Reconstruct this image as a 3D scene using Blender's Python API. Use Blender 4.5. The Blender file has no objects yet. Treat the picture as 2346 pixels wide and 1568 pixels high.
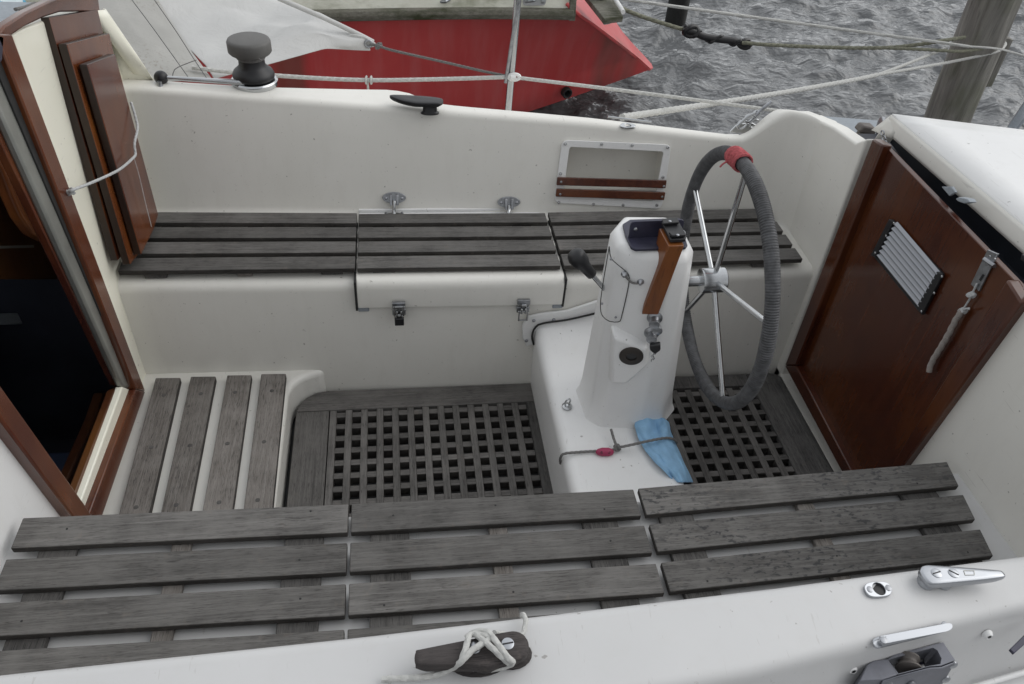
import bpy, bmesh, math, random
from mathutils import Vector, Matrix
import numpy as np
random.seed(5)
C = bpy.context.scene.collection
R_ = math.radians
# ------------------------------------------------------------------ camera
FPX = 1780.0; CX = 1173.0; CY = 784.0; CAMZ = 1.8
_X = Vector((12500., -420., FPX)).normalized()
_Y = Vector((-307., -1594., FPX)); _Y = (_Y - _X * _X.dot(_Y)).normalized()
_Z = _X.cross(_Y)
if _Z.y > 0: _Z = -_Z
cam_d = bpy.data.cameras.new('camera'); cam = bpy.data.objects.new('camera', cam_d); C.objects.link(cam)
RM = Matrix((_X, _Y, _Z))                      # rows: world axes seen in (right, down, forward)
right = RM @ Vector((1, 0, 0)); down = RM @ Vector((0, 1, 0)); fwd = RM @ Vector((0, 0, 1))
cam.matrix_world = Matrix(((right.x, -down.x, -fwd.x, 0), (right.y, -down.y, -fwd.y, 0), (right.z, -down.z, -fwd.z, CAMZ), (0, 0, 0, 1)))
cam_d.sensor_width = 36; cam_d.lens = 36 * FPX / 2346; cam_d.clip_start = .02; cam_d.clip_end = 3000
cam_d.dof.use_dof = False
bpy.context.scene.camera = cam
O = Vector((0, 0, CAMZ))
def ray(u, v): return RM @ Vector((u - CX, v - CY, FPX))
def Pz(u, v, z): d = ray(u, v); return O + d * ((z - CAMZ) / d.z)
def Py(u, v, y): d = ray(u, v); return O + d * (y / d.y)
def Px(u, v, x): d = ray(u, v); return O + d * (x / d.x)
def Pn(u, v, p, n): d = ray(u, v); return O + d * ((Vector(p) - O).dot(n) / d.dot(n))
# ------------------------------------------------------------------ world, sun, exposure
SUN_EL, SUN_AZ = 38, 84
w = bpy.data.worlds.new('World'); bpy.context.scene.world = w; w.use_nodes = True
nt = w.node_tree; nt.nodes.clear()
sky = nt.nodes.new('ShaderNodeTexSky'); sky.sky_type = 'NISHITA'; sky.sun_disc = False
sky.sun_elevation = R_(SUN_EL); sky.sun_rotation = R_(SUN_AZ); sky.air_density = 1.2; sky.dust_density = 6; sky.ozone_density = 1
hs = nt.nodes.new('ShaderNodeHueSaturation'); hs.inputs['Saturation'].default_value = .16
bg = nt.nodes.new('ShaderNodeBackground'); bg.inputs['Strength'].default_value = .12
wo = nt.nodes.new('ShaderNodeOutputWorld')
# overcast veil: the cloud layer is nearly even from horizon to overhead
tcw = nt.nodes.new('ShaderNodeTexCoord'); sep = nt.nodes.new('ShaderNodeSeparateXYZ'); rmp = nt.nodes.new('ShaderNodeValToRGB')
rmp.color_ramp.elements[0].position = 0; rmp.color_ramp.elements[0].color = (6.6, 6.75, 6.9, 1)
rmp.color_ramp.elements[1].position = 1; rmp.color_ramp.elements[1].color = (6.4, 6.6, 6.85, 1)
mxw = nt.nodes.new('ShaderNodeMix'); mxw.data_type = 'RGBA'; mxw.inputs['Factor'].default_value = .8
cln = nt.nodes.new('ShaderNodeTexNoise'); cln.inputs['Scale'].default_value = 2.5; cln.inputs['Detail'].default_value = 4
cmr = nt.nodes.new('ShaderNodeMapRange'); cmr.inputs['To Min'].default_value = .72; cmr.inputs['To Max'].default_value = 1.28
clm = nt.nodes.new('ShaderNodeMix'); clm.data_type = 'RGBA'; clm.blend_type = 'MULTIPLY'; clm.inputs['Factor'].default_value = 1
nt.links.new(tcw.outputs['Generated'], sep.inputs[0]); nt.links.new(sep.outputs['Z'], rmp.inputs[0]); nt.links.new(tcw.outputs['Generated'], cln.inputs['Vector'])
nt.links.new(cln.outputs['Fac'], cmr.inputs['Value']); nt.links.new(rmp.outputs[0], clm.inputs['A']); nt.links.new(cmr.outputs[0], clm.inputs['B'])
nt.links.new(sky.outputs[0], hs.inputs['Color']); nt.links.new(hs.outputs[0], mxw.inputs['A']); dotn = nt.nodes.new('ShaderNodeVectorMath'); dotn.operation = 'DOT_PRODUCT'; dotn.inputs[1].default_value = (.08, .44, 0)   # added brightness tilt: dims the sky behind the camera, darkens far wall
addn = nt.nodes.new('ShaderNodeMath'); addn.operation = 'ADD'; addn.inputs[1].default_value = 1.0
scl = nt.nodes.new('ShaderNodeVectorMath'); scl.operation = 'SCALE'
nt.links.new(tcw.outputs['Generated'], dotn.inputs[0]); nt.links.new(dotn.outputs['Value'], addn.inputs[0]); nt.links.new(clm.outputs['Result'], scl.inputs[0]); nt.links.new(addn.outputs[0], scl.inputs['Scale'])
nt.links.new(scl.outputs[0], mxw.inputs['B']); nt.links.new(mxw.outputs['Result'], bg.inputs[0]); nt.links.new(bg.outputs[0], wo.inputs[0])
sl = bpy.data.lights.new('sun', 'SUN'); sl.energy = 0.7; sl.angle = R_(60); sl.color = (1, .985, .96)
so = bpy.data.objects.new('sun', sl); C.objects.link(so)
sd = Vector((math.sin(R_(SUN_AZ)) * math.cos(R_(SUN_EL)), math.cos(R_(SUN_AZ)) * math.cos(R_(SUN_EL)), math.sin(R_(SUN_EL))))
so.rotation_euler = sd.to_track_quat('Z', 'Y').to_euler()
vs = bpy.context.scene.view_settings; vs.view_transform = 'Standard'; vs.look = 'None'; vs.exposure = 0.12; vs.gamma = 1

# ------------------------------------------------------------------ materials
class NB:
    def __init__(s, name):
        s.m = bpy.data.materials.new(name); s.m.use_nodes = True; s.t = s.m.node_tree; s.n = s.t.nodes
        s.b = s.n['Principled BSDF']; s.tc = s.n.new('ShaderNodeTexCoord')
    def lk(s, a, b): s.t.links.new(a, b)
    def mp(s, scale=(1, 1, 1), src='Object', rnd=True):
        m = s.n.new('ShaderNodeMapping'); m.inputs['Scale'].default_value = scale
        s.lk(s.tc.outputs[src], m.inputs[0])
        if rnd:
            oi = s.n.new('ShaderNodeObjectInfo'); c = s.n.new('ShaderNodeVectorMath'); c.operation = 'SCALE'
            c.inputs[0].default_value = (37, 91, 53); s.lk(oi.outputs['Random'], c.inputs['Scale']); s.lk(c.outputs[0], m.inputs['Location'])
        return m.outputs[0]
    def noise(s, vec, scale, detail=4, rough=.55, dist=0):
        n = s.n.new('ShaderNodeTexNoise'); n.inputs['Scale'].default_value = scale; n.inputs['Detail'].default_value = detail
        n.inputs['Roughness'].default_value = rough; n.inputs['Distortion'].default_value = dist; s.lk(vec, n.inputs['Vector']); return n.outputs['Fac']
    def ramp(s, fac, stops):
        r = s.n.new('ShaderNodeValToRGB'); e = r.color_ramp.elements
        while len(e) < len(stops): e.new(.5)
        for i, (p, c) in enumerate(stops):
            e[i].position = p; e[i].color = (*c, 1) if not isinstance(c, (int, float)) else (c, c, c, 1)
        s.lk(fac, r.inputs[0]); return r.outputs[0]
    def mix(s, fac, a, b, mode='MIX'):
        m = s.n.new('ShaderNodeMix'); m.data_type = 'RGBA'; m.blend_type = mode
        for inp, v in ((m.inputs['Factor'], fac), (m.inputs['A'], a), (m.inputs['B'], b)):
            if hasattr(v, 'is_linked'): s.lk(v, inp)
            elif isinstance(v, (int, float)): inp.default_value = v
            else: inp.default_value = (*v, 1)
        return m.outputs['Result']
    def math(s, op, a, b=0.0):
        m = s.n.new('ShaderNodeMath'); m.operation = op
        for inp, v in ((m.inputs[0], a), (m.inputs[1], b)):
            if hasattr(v, 'is_linked'): s.lk(v, inp)
            else: inp.default_value = v
        return m.outputs[0]
    def bump(s, h, strength, dist=.002):
        b = s.n.new('ShaderNodeBump'); b.inputs['Strength'].default_value = strength; b.inputs['Distance'].default_value = dist
        s.lk(h, b.inputs['Height']); s.lk(b.outputs[0], s.b.inputs['Normal'])
    def col(s, c):
        if hasattr(c, 'is_linked'): s.lk(c, s.b.inputs['Base Color'])
        else: s.b.inputs['Base Color'].default_value = (*c, 1)
    def set(s, **k):
        for a, v in k.items():
            i = s.b.inputs[a.replace('_', ' ')]
            if hasattr(v, 'is_linked'): s.lk(v, i)
            else: i.default_value = v

def m_gelcoat(name, a, b, rough=.38, wear=.12):
    n = NB(name); v = n.mp((1, 1, 1), rnd=False)
    big = n.noise(v, 2.2, 4); c = n.mix(n.ramp(big, [(.35, 0), (.7, 1)]), a, b)
    st = n.noise(n.mp((9, 9, 2.0), rnd=False), 3, 5, .65)
    c = n.mix(n.math('MULTIPLY', n.ramp(st, [(.5, 0), (.8, 1)]), wear), c, (.40, .37, .31))
    # little specks and hairline scratches
    sp = n.noise(v, 75, 2, .5); c = n.mix(n.math('MULTIPLY', n.ramp(sp, [(.735, 0), (.76, 1)]), .55), c, (.16, .14, .12))
    sc = n.noise(n.mp((60, 5, 60), rnd=False), 2.2, 2, .5, 1.2); c = n.mix(n.math('MULTIPLY', n.ramp(sc, [(.69, 0), (.73, 1)]), .24), c, (.3, .28, .25))
    n.col(c); n.set(Roughness=n.math('ADD', n.math('MULTIPLY', n.noise(v, 30, 4), .18), rough - .09), Coat_Weight=.12, Coat_Roughness=.2)
    n.bump(n.noise(v, 9, 3), .05, .01); return n.m
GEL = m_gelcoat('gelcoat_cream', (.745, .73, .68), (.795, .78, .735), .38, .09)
GELN = m_gelcoat('gelcoat_near_darkened', (.535, .535, .535), (.585, .585, .585), .45, .08)  # near side gelcoat darkened in colour to offset the open sky light on it
GELW = m_gelcoat('gelcoat_white', (.77, .77, .765), (.82, .82, .815), .4, .08)
CREAM = m_gelcoat('gelcoat_yellowed', (.82, .80, .68), (.86, .845, .74), .35, .04)

def m_teak(name, ax, base=(.068, .065, .062), lite=(.155, .149, .142), dark=(.045, .042, .04), spots=.0):
    n = NB(name); s = [1., 1., 1.]; s2 = [1., 1., 1.]
    for i in range(3):
        s[i] = 5 if i == ax else 150; s2[i] = 42 if i == ax else 520
    g = n.noise(n.mp(s), 1.0, 6, .62, .5); f = n.noise(n.mp(s2), 1.0, 3, .6)
    v = n.mp((1, 1, 1)); bl = n.noise(v, 9, 5, .6); bl2 = n.noise(v, 38, 4, .6)
    c = n.mix(n.ramp(g, [(.30, 0), (.72, 1)]), base, lite)
    c = n.mix(n.math('MULTIPLY', n.ramp(f, [(.53, 0), (.66, 1)]), .85), c, dark)
    c = n.mix(n.ramp(bl, [(.42, .0), (.68, .5)]), c, [q * 1.18 for q in lite])
    c = n.mix(n.ramp(bl, [(.28, .4), (.45, .0)]), c, base)
    c = n.mix(n.math('MULTIPLY', n.ramp(bl2, [(.60, 0), (.74, 1)]), .35), c, (.17, .145, .125))
    if spots:
        sv = [120., 120., 120.]; sv[ax] = 62.
        sp = n.noise(n.mp(sv), 1.0, 3, .55)
        reg = n.noise(v, 5, 2)
        c = n.mix(n.math('MULTIPLY', n.math('MULTIPLY', n.ramp(sp, [(.55, 0), (.64, 1)]), n.ramp(reg, [(.36, .15), (.58, 1)])), spots), c, (.04, .04, .042))
    oi = n.n.new('ShaderNodeObjectInfo')
    hv = n.n.new('ShaderNodeHueSaturation'); n.lk(c, hv.inputs['Color']); n.lk(n.math('ADD', n.math('MULTIPLY', oi.outputs['Random'], .40), .80), hv.inputs['Value'])
    n.col(hv.outputs[0]); n.set(Roughness=.82, Specular_IOR_Level=.25)
    n.bump(n.math('ADD', n.math('MULTIPLY', f, -1.0), n.math('MULTIPLY', g, .8)), .55, .0022); return n.m
TEAK_X = m_teak('weathered_teak_along', 0)
TEAK_Y = m_teak('weathered_teak_across', 1, (.11, .098, .088), (.215, .20, .186))
TEAK_S = m_teak('weathered_teak_spotted', 0, spots=.85)
TEAK_E = m_teak('slat_edge_gap_shade', 0, (.032, .029, .027), (.07, .065, .06), (.015, .014, .013))  # slat sides: mildew tone plus the shade of the gaps put into the colour
TEAK_D = m_teak('dark_teak', 1, (.050, .048, .047), (.125, .12, .115), (.02, .02, .02))  # darker teak tone for some frame boards, battens and plugs
GR_X = m_teak('grating_teak_along', 0, (.074, .070, .067), (.165, .156, .148))
GR_Y = m_teak('grating_teak_across', 1, (.072, .068, .065), (.16, .152, .144))

def m_mahog(name, ax, a=(.054, .0140, .008), b=(.110, .0295, .0135), rough=.16):
    n = NB(name); s = [1., 1., 1.]
    for i in range(3): s[i] = 2.5 if i == ax else 45
    g = n.noise(n.mp(s), 1, 5, .6, .7); bl = n.noise(n.mp((1, 1, 1)), 3.2, 3)
    c = n.mix(n.ramp(g, [(.3, 0), (.75, 1)]), a, b)
    c = n.mix(n.ramp(bl, [(.42, 0), (.66, .8)]), c, (b[0] * 1.35, b[1] * 1.6, b[2] * 1.1))
    f = n.noise(n.mp([q * 6 for q in s]), 1, 2); c = n.mix(n.math('MULTIPLY', n.ramp(f, [(.58, 0), (.7, 1)]), .35), c, (.02, .006, .004))
    n.col(c); n.set(Roughness=n.math('ADD', n.math('MULTIPLY', n.noise(n.mp((1, 1, 1)), 14, 4), .16), rough), Specular_IOR_Level=.5, Coat_Weight=.12, Coat_Roughness=.12)
    n.bump(g, .12, .0012); return n.m
MAH_Z = m_mahog('varnished_mahogany_upright', 2); MAH_Y = m_mahog('varnished_mahogany_across', 1)
MAH_D = m_mahog('varnished_door_mahogany', 2, (.040, .010, .0055), (.072, .0185, .0078), .14)
MAH_O = m_mahog('orange_teak', 2, (.12, .036, .012), (.20, .062, .018), .22)
MAH_K = m_mahog('dark_board_edge', 2, (.012, .006, .004), (.026, .011, .007), .35)
MAH_B = m_mahog('brown_liner', 2, (.05, .016, .007), (.09, .03, .011), .3)
def m_plain(name, c, rough=.5, metal=0, var=.15, scale=20, bump=0, spec=.5):
    n = NB(name); v = n.mp((1, 1, 1)); f = n.noise(v, scale, 4, .6)
    cc = n.mix(n.ramp(f, [(.3, 0), (.7, 1)]), [x * (1 - var) for x in c], [min(1, x * (1 + var)) for x in c])
    n.col(cc); n.set(Roughness=n.math('ADD', n.math('MULTIPLY', f, .15), rough - .07), Metallic=metal, Specular_IOR_Level=spec)
    if bump: n.bump(n.noise(v, scale * 4, 4), bump, .002)
    return n.m
STEEL = m_plain('stainless_steel', (.50, .51, .52), .17, 1, .1, 30)
STEEL_D = m_plain('dull_steel', (.36, .37, .39), .38, 1, .25, 60, .1)
ALU = m_plain('polished_aluminium', (.42, .435, .46), .33, 1, .04, 12)
ALU_D = m_plain('grey_aluminium', (.40, .40, .37), .42, .75, .12, 20)
BLACK = m_plain('black_plastic', (.012, .012, .014), .42)
NAVY = m_plain('dark_anodised', (.035, .035, .06), .35, .2, .25, 25)
RUBBER = m_plain('rubber_dark', (.018, .018, .018), .75, 0, .3, 60, .2)
GRIPM = m_plain('grip_cord_worn', (.065, .066, .07), .62, 0, .45, 55, .3)
CAST = m_plain('cast_grey_metal', (.16, .165, .19), .5, .35, .18, 22, .15)
BRONZE = m_plain('grey_brown_sheave', (.15, .135, .125), .6, .2, .25, 22, .2)
WOODC = m_teak('dark_cleat_wood', 0, (.030, .027, .027), (.072, .064, .062), (.014, .013, .013))
ROPEW = m_plain('rope_grey_white', (.50, .50, .48), .8, 0, .14, 120, .3)
ROPEG = m_plain('rope_grey', (.16, .155, .15), .85, 0, .25, 150, .3)
ROPEO = m_plain('rope_greenish', (.20, .20, .15), .85, 0, .3, 60, .3)
CORD = m_plain('cord_light', (.42, .43, .43), .8, 0, .2, 200, .2)
CAPG = m_plain('winch_cap_grey', (.12, .117, .112), .6, .1, .12, 30)
CYAN = m_plain('blue_microfibre', (.27, .47, .68), .9, 0, .10, 40, .25, .2)
PINK = m_plain('pink_plastic', (.36, .035, .10), .4)
YARN = m_plain('red_yarn', (.46, .12, .13), .95, 0, .3, 130, .5, .1)
REDP = None
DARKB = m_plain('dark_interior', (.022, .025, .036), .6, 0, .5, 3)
SOLED = m_plain('sole_shade_dark', (.07, .07, .072), .55, 0, .4, 9)  # white sole coloured dark: shade below the gratings is in this tone
BLUEC = m_plain('navy_cushion', (.028, .042, .085), .8)
DECKG = m_plain('grey_nonskid', (.30, .33, .36), .8, 0, .1, 90, .3)
TRACK = m_plain('weathered_aluminium_track', (.33, .335, .31), .38, .6, .12, 12)

# ------------------------------------------------------------------ mesh building
WL = {}                                        # world location of every built object
def tag(o, label=None, cat=None, group=None, kind=None):
    if label: o['label'] = label
    if cat: o['category'] = cat
    if group: o['group'] = group
    if kind: o['kind'] = kind
    return o
def empty(name, loc, label=None, cat=None, group=None):
    o = bpy.data.objects.new(name, None); C.objects.link(o); o.location = loc; o.empty_display_size = .05
    WL[o.name] = Vector(loc); return tag(o, label, cat, group)
class MB:
    def __init__(s): s.v = []; s.f = []
    def add(s, vs_, fs):
        k = len(s.v); s.v += [Vector(p) for p in vs_]; s.f += [tuple(i + k for i in f) for f in fs]; return s
    def box(s, x0, x1, y0, y1, z0, z1):
        return s.hexa([(x0, y0, z0), (x1, y0, z0), (x1, y1, z0), (x0, y1, z0)], [(x0, y0, z1), (x1, y0, z1), (x1, y1, z1), (x0, y1, z1)])
    def hexa(s, a, b): return s.ringloft([a, b])
    def prism(s, pts, off):
        off = Vector(off); return s.ringloft([pts, [Vector(p) + off for p in pts]])
    def ringloft(s, rings, cap=True, closed=True):
        n = len(rings[0]); vs_ = [p for r in rings for p in r]; fs = []
        for i in range(len(rings) - 1):
            for j in range(n if closed else n - 1):
                a = i * n + j; b = i * n + (j + 1) % n; fs.append((a, b, b + n, a + n))
        if cap and closed: fs.append(tuple(range(n))[::-1]); fs.append(tuple(range((len(rings) - 1) * n, len(rings) * n)))
        return s.add(vs_, fs)
    def grid(s, fn, nu, nv, skip=None):
        vs_ = [fn(i / nu, j / nv) for i in range(nu + 1) for j in range(nv + 1)]; fs = []
        for i in range(nu):
            for j in range(nv):
                if skip and skip(i, j): continue
                a = i * (nv + 1) + j; fs.append((a, a + 1, a + nv + 2, a + nv + 1))
        return s.add(vs_, fs)
    def tube(s, path, r, n=10, cap=True, rf=None):
        path = [Vector(p) for p in path]; rings = []; up = None; L = 0
        for i, p in enumerate(path):
            t = (path[min(i + 1, len(path) - 1)] - path[max(i - 1, 0)]).normalized()
            if up is None:
                up = t.orthogonal().normalized()
            else: up = (up - t * up.dot(t)).normalized()
            if i: L += (p - path[i - 1]).length
            sd_ = t.cross(up)
            rings.append([p + (up * math.cos(a) + sd_ * math.sin(a)) * (rf(L, a) if rf else (r[i] if isinstance(r, (list, tuple)) else r)) for a in [2 * math.pi * k / n for k in range(n)]])
        return s.ringloft(rings, cap)
    def rope(s, path, r, n=9, step=None, lay=7.0):
        p = smooth(path, step or r * .7); return s.tube(p, r, n, rf=lambda L, a: r * (.84 + .22 * abs(math.cos(1.5 * (a + L / r / lay * 6.283 / 1.5)))))
    def lathe(s, o, ax, prof, n=32):
        o = Vector(o); ax = Vector(ax).normalized(); u = ax.orthogonal().normalized(); w_ = ax.cross(u)
        return s.ringloft([[o + ax * h + (u * math.cos(a) + w_ * math.sin(a)) * r for a in [2 * math.pi * k / n for k in range(n)]] for r, h in prof])
    def ball(s, o, r, n=16):
        return s.lathe(o, (0, 0, 1), [(r * math.sin(math.pi * k / n) + 1e-5, -r * math.cos(math.pi * k / n)) for k in range(n + 1)], n * 2)
    def build(s, name, mat, parent=None, bevel=0, seg=2, angle=40, label=None, cat=None, group=None, kind=None, subsurf=0, solid=0, loc=None, side=None, sdir=None):
        me = bpy.data.meshes.new(name)
        if loc is None:
            a = np.array([tuple(p) for p in s.v]); lo, hi = a.min(0), a.max(0); loc = Vector(((lo[0] + hi[0]) / 2, (lo[1] + hi[1]) / 2, lo[2]))
        loc = Vector(loc)
        me.from_pydata([tuple(p - loc) for p in s.v], [], s.f); me.update()
        bm = bmesh.new(); bm.from_mesh(me); bmesh.ops.recalc_face_normals(bm, faces=bm.faces); bm.to_mesh(me); bm.free()
        me.materials.append(mat); me.shade_smooth()
        if side:
            me.materials.append(side); sv = Vector(sdir or (0, 0, 1))
            for p_ in me.polygons:
                if abs(p_.normal.dot(sv)) < .6: p_.material_index = 1
        try: me.set_sharp_from_angle(angle=R_(angle))
        except Exception: pass
        o = bpy.data.objects.new(name, me); C.objects.link(o); WL[o.name] = loc
        if parent: o.parent = parent; o.location = loc - WL[parent.name]
        else: o.location = loc
        if solid: m = o.modifiers.new('s', 'SOLIDIFY'); m.thickness = solid; m.offset = 0
        if bevel: m = o.modifiers.new('b', 'BEVEL'); m.width = bevel; m.segments = seg; m.limit_method = 'ANGLE'; m.angle_limit = R_(35); m.use_clamp_overlap = True
        if subsurf: m = o.modifiers.new('ss', 'SUBSURF'); m.levels = subsurf; m.render_levels = subsurf
        return tag(o, label, cat, group, kind)
def each(mb, name, mat, parent=None, **k):
    par = list(range(len(mb.v)))
    def fd(a):
        while par[a] != a: par[a] = par[par[a]]; a = par[a]
        return a
    for f in mb.f:
        for i in f[1:]: par[fd(i)] = fd(f[0])
    isl = {}
    for f in mb.f: isl.setdefault(fd(f[0]), []).append(f)
    for fs_ in isl.values():
        ids = sorted({i for f in fs_ for i in f}); mp_ = {a: b for b, a in enumerate(ids)}
        q = MB(); q.v = [mb.v[i] for i in ids]; q.f = [tuple(mp_[i] for i in f) for f in fs_]; q.build(name, mat, parent, **k)
MB.each = each
def smooth(pts, step):
    pts = [Vector(p) for p in pts]; out = []
    if len(pts) == 2:
        n = max(1, int((pts[1] - pts[0]).length / step)); return [pts[0].lerp(pts[1], i / n) for i in range(n + 1)]
    for i in range(len(pts) - 1):
        p0 = pts[max(i - 1, 0)]; p1 = pts[i]; p2 = pts[i + 1]; p3 = pts[min(i + 2, len(pts) - 1)]
        n = max(2, int((p2 - p1).length / step))
        for k in range(n):
            t = k / n; out.append(.5 * ((2 * p1) + (p2 - p0) * t + (2 * p0 - 5 * p1 + 4 * p2 - p3) * t * t + (3 * p1 - p0 - 3 * p2 + p3) * t ** 3))
    out.append(pts[-1]); return out
def lerp_tab(tab, x):
    if x <= tab[0][0]: return tab[0][1]
    for (a, va), (b, vb) in zip(tab, tab[1:]):
        if x <= b: t = (x - a) / (b - a); return va + (vb - va) * t
    return tab[-1][1]
def spline_tab(tab, x):
    xs = [a for a, _ in tab]; ys = [b for _, b in tab]; return float(np.interp(x, xs, ys))
def fillet(pts, rad, n=5):
    """2D polyline with rounded corners; same number of points for the same input length"""
    out = [Vector(pts[0])]
    for i in range(1, len(pts) - 1):
        p = Vector(pts[i]); a = Vector(pts[i - 1]) - p; b = Vector(pts[i + 1]) - p; la, lb = a.length, b.length; a.normalize(); b.normalize()
        ang = math.acos(max(-1, min(1, a.dot(b)))); r = rad[i - 1]; d = r / math.tan(ang / 2); d = min(d, la * .48, lb * .48); 
        s0 = p + a * d; s1 = p + b * d
        for k in range(n + 1):
            t = k / n; out.append(s0.lerp(p, t).lerp(p.lerp(s1, t), t))
    out.append(Vector(pts[-1])); return out
def screw(mb, p, nrm, r=.005, h=.0025):
    mb.lathe(p, nrm, [(r, -.001), (r * .97, h * .5), (r * .6, h), (1e-4, h * 1.05)], 12)
def frame_pts(outer, inner, off):
    """ring prism between two outlines with equal point counts"""
    n = len(outer); off = Vector(off); m = MB(); vs_ = [Vector(p) for p in outer] + [Vector(p) for p in inner] + [Vector(p) + off for p in outer] + [Vector(p) + off for p in inner]; fs = []
    for i in range(n):
        j = (i + 1) % n
        fs += [(i, j, n + j, n + i), (2 * n + i, 3 * n + i, 3 * n + j, 2 * n + j), (i, 2 * n + i, 2 * n + j, j), (n + i, n + j, 3 * n + j, 3 * n + i)]
    return m.add(vs_, fs)
def round_poly(pts, r, n=5):
    """closed 3D polygon with rounded corners"""
    out = []; N = len(pts)
    for i in range(N):
        p = Vector(pts[i]); a = Vector(pts[i - 1]) - p; b = Vector(pts[(i + 1) % N]) - p
        ra = r[i] if isinstance(r, (list, tuple)) else r
        s0 = p + a.normalized() * min(ra, a.length * .49); s1 = p + b.normalized() * min(ra, b.length * .49)
        for k in range(n + 1):
            t = k / n; out.append(s0.lerp(p, t).lerp(p.lerp(s1, t), t))
    return out
# ================================================================== THE BOAT
boat = empty('sailboat', (0.25, 1.4, -.5), 'white cream sailing boat with teak seated cockpit and steering wheel, moored nearest the camera', 'sailboat')
def bow(x): return spline_tab([(-.8, .022), (-.12, .006), (.48, -.003), (.8, .004), (1.28, .02)], x)
def zt(x): return spline_tab([(-1.2, .83), (-.7, .81), (-.11, .773), (.6, .737), (1.10, .70), (1.4, .69)], x)
XA = -.77; XB = 1.285
# ---- far side: seat, backrest, coaming, deck, topside in one moulded sheet
def far_prof(x):
    b = bow(x); z = zt(x)
    yi = spline_tab([(-.8, 2.25), (-.1, 2.238), (.67, 2.197), (1.13, 2.165), (1.3, 2.16)], x)
    yo = spline_tab([(-.8, 2.315), (-.4, 2.322), (.0, 2.368), (.05, 2.35), (.12, 2.29), (.2, 2.278), (.35, 2.268), (.68, 2.242), (1.13, 2.20), (1.3, 2.25)], x)
    yb = spline_tab([(-.8, 2.185), (-.3, 2.175), (.1, 2.155), (.5, 2.14), (1.3, 2.13)], x)
    Rr = .13; s_ = max(0, x - (XB - Rr)) / Rr; pull = Rr * (1 - math.sqrt(max(0, 1 - min(1, s_) ** 2)))
    t = max(0, min(1, (x - 1.085) / .15)); rise = .102 * (t * t * (3 - 2 * t))
    if x > 1.15: yo = yo + (x - 1.15) * .12
    kq = max(0, min(1, (x - 1.13) / .15)); kq = kq * kq * (3 - 2 * kq)
    return [(1.795 + b, -.08), (1.80 + b, .435), (yb - pull * .9, .44), (yi - pull * .8, z + rise + .020 * kq), (yo - pull * .15, z + rise - .034 * kq), (yo + .07, .50), (2.70, .46), (2.74, -.6)]
xs = sorted(set([round(a, 4) for a in list(np.linspace(-.79, 1.10, 55)) + list(np.linspace(1.10, XB + .052, 30)) + [.02, .05, .08, .11, .14, .17]]))
PX0, PX1 = .535, .86
xs = sorted(set(xs + [PX0, PX1]))
def split_wall(pr, rad):
    p = fillet(pr, rad, 6); return p
prof0 = split_wall(far_prof(0), [.035, .03, .022, .022, .03, .03])
NP = len(prof0)
# index of the long wall segment (after the seat/back corner fillet): points 1..7 | 8..14 | 15..21
def ring_far(x):
    p = split_wall(far_prof(x), [.035, .028, .022, .022, .03, .03])
    a, b = p[14], p[15]; wall = []
    zz = [.497, .528, .665]
    ins = [a.lerp(b, (q - a.y) / (b.y - a.y)) for q in zz]
    return [Vector((x, q.x, q.y)) for q in p[:15] + ins + p[15:]]
m = MB(); rings = [ring_far(x) for x in xs]; n = len(rings[0])
vsr = [q for r in rings for q in r]; fs = []
LID0, LID1 = -.122, .482
for i in range(len(xs) - 1):
    for j in range(n - 1):
        if 16 <= j < 17 and PX0 - 1e-4 <= xs[i] and xs[i + 1] <= PX1 + 1e-4: continue
        fs.append((i * n + j, i * n + j + 1, (i + 1) * n + j + 1, (i + 1) * n + j))
m.add(vsr, fs); m.build('cockpit_side', GEL, boat, angle=60)
# ---- near side
def near_prof(x):
    b = bow(x); z = zt(x)
    yi = spline_tab([(-.9, .50), (-.51, .529), (-.06, .554), (.57, .595), (1.05, .638), (1.3, .66)], x)
    yo = spline_tab([(-.9, .36), (-.2, .405), (.465, .462), (.63, .488), (.995, .544), (1.3, .58)], x)
    return [(1.01 + b, -.08), (1.0 + b, .436), (.65, .44), (yi, z), (yo, z - .012), (yo - .035, .50), (.0, .47), (-.06, -.6)]
m = MB(); rings = [[Vector((x, q.x, q.y)) for q in fillet(near_prof(x), [.018, .03, .02, .024, .03, .05], 6)] for x in np.linspace(-1.1, 1.5, 60)]
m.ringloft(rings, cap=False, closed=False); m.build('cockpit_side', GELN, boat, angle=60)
# ---- sole, step, bridge
MB().box(-.8, 1.32, .98, 1.83, -.08, -.045).build('cockpit_sole', SOLED, boat)
st = [(-.79, .98), (-.342, .98), (-.342, 1.69)] + [(-.242 - .10 * math.cos(a), 1.70 + .095 * math.sin(a)) for a in np.linspace(.1, math.pi / 2, 8)] + [(-.24, 1.83), (-.79, 1.83)]
MB().prism([(x, y, -.04) for x, y in st], (0, 0, .14)).build('entry_step', GEL, boat, bevel=.02, seg=4)
SLX = [(-.728, -.657, -.713, -.639), (-.628, -.556, -.612, -.543), (-.523, -.452, -.513, -.438), (-.424, -.351, -.411, -.340)]
for a, b, c, d in SLX:
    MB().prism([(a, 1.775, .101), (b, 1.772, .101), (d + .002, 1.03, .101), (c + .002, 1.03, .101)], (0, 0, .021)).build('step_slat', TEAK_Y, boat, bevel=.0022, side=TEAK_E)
for a, b, c, d in SLX:
    for yy in (1.70, 1.50, 1.30, 1.12):
        t = (1.775 - yy) / .745; xx = ((a + b) / 2) * (1 - t) + ((c + d) / 2) * t
        MB().lathe((xx + random.uniform(-.004, .004), yy, .1222), (0, 0, 1), [(.0062, -.001), (.0062, .0003), (.001, .0004)], 16).build('wood_plug', TEAK_D if random.random() < .4 else TEAK_X, boat)
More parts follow.
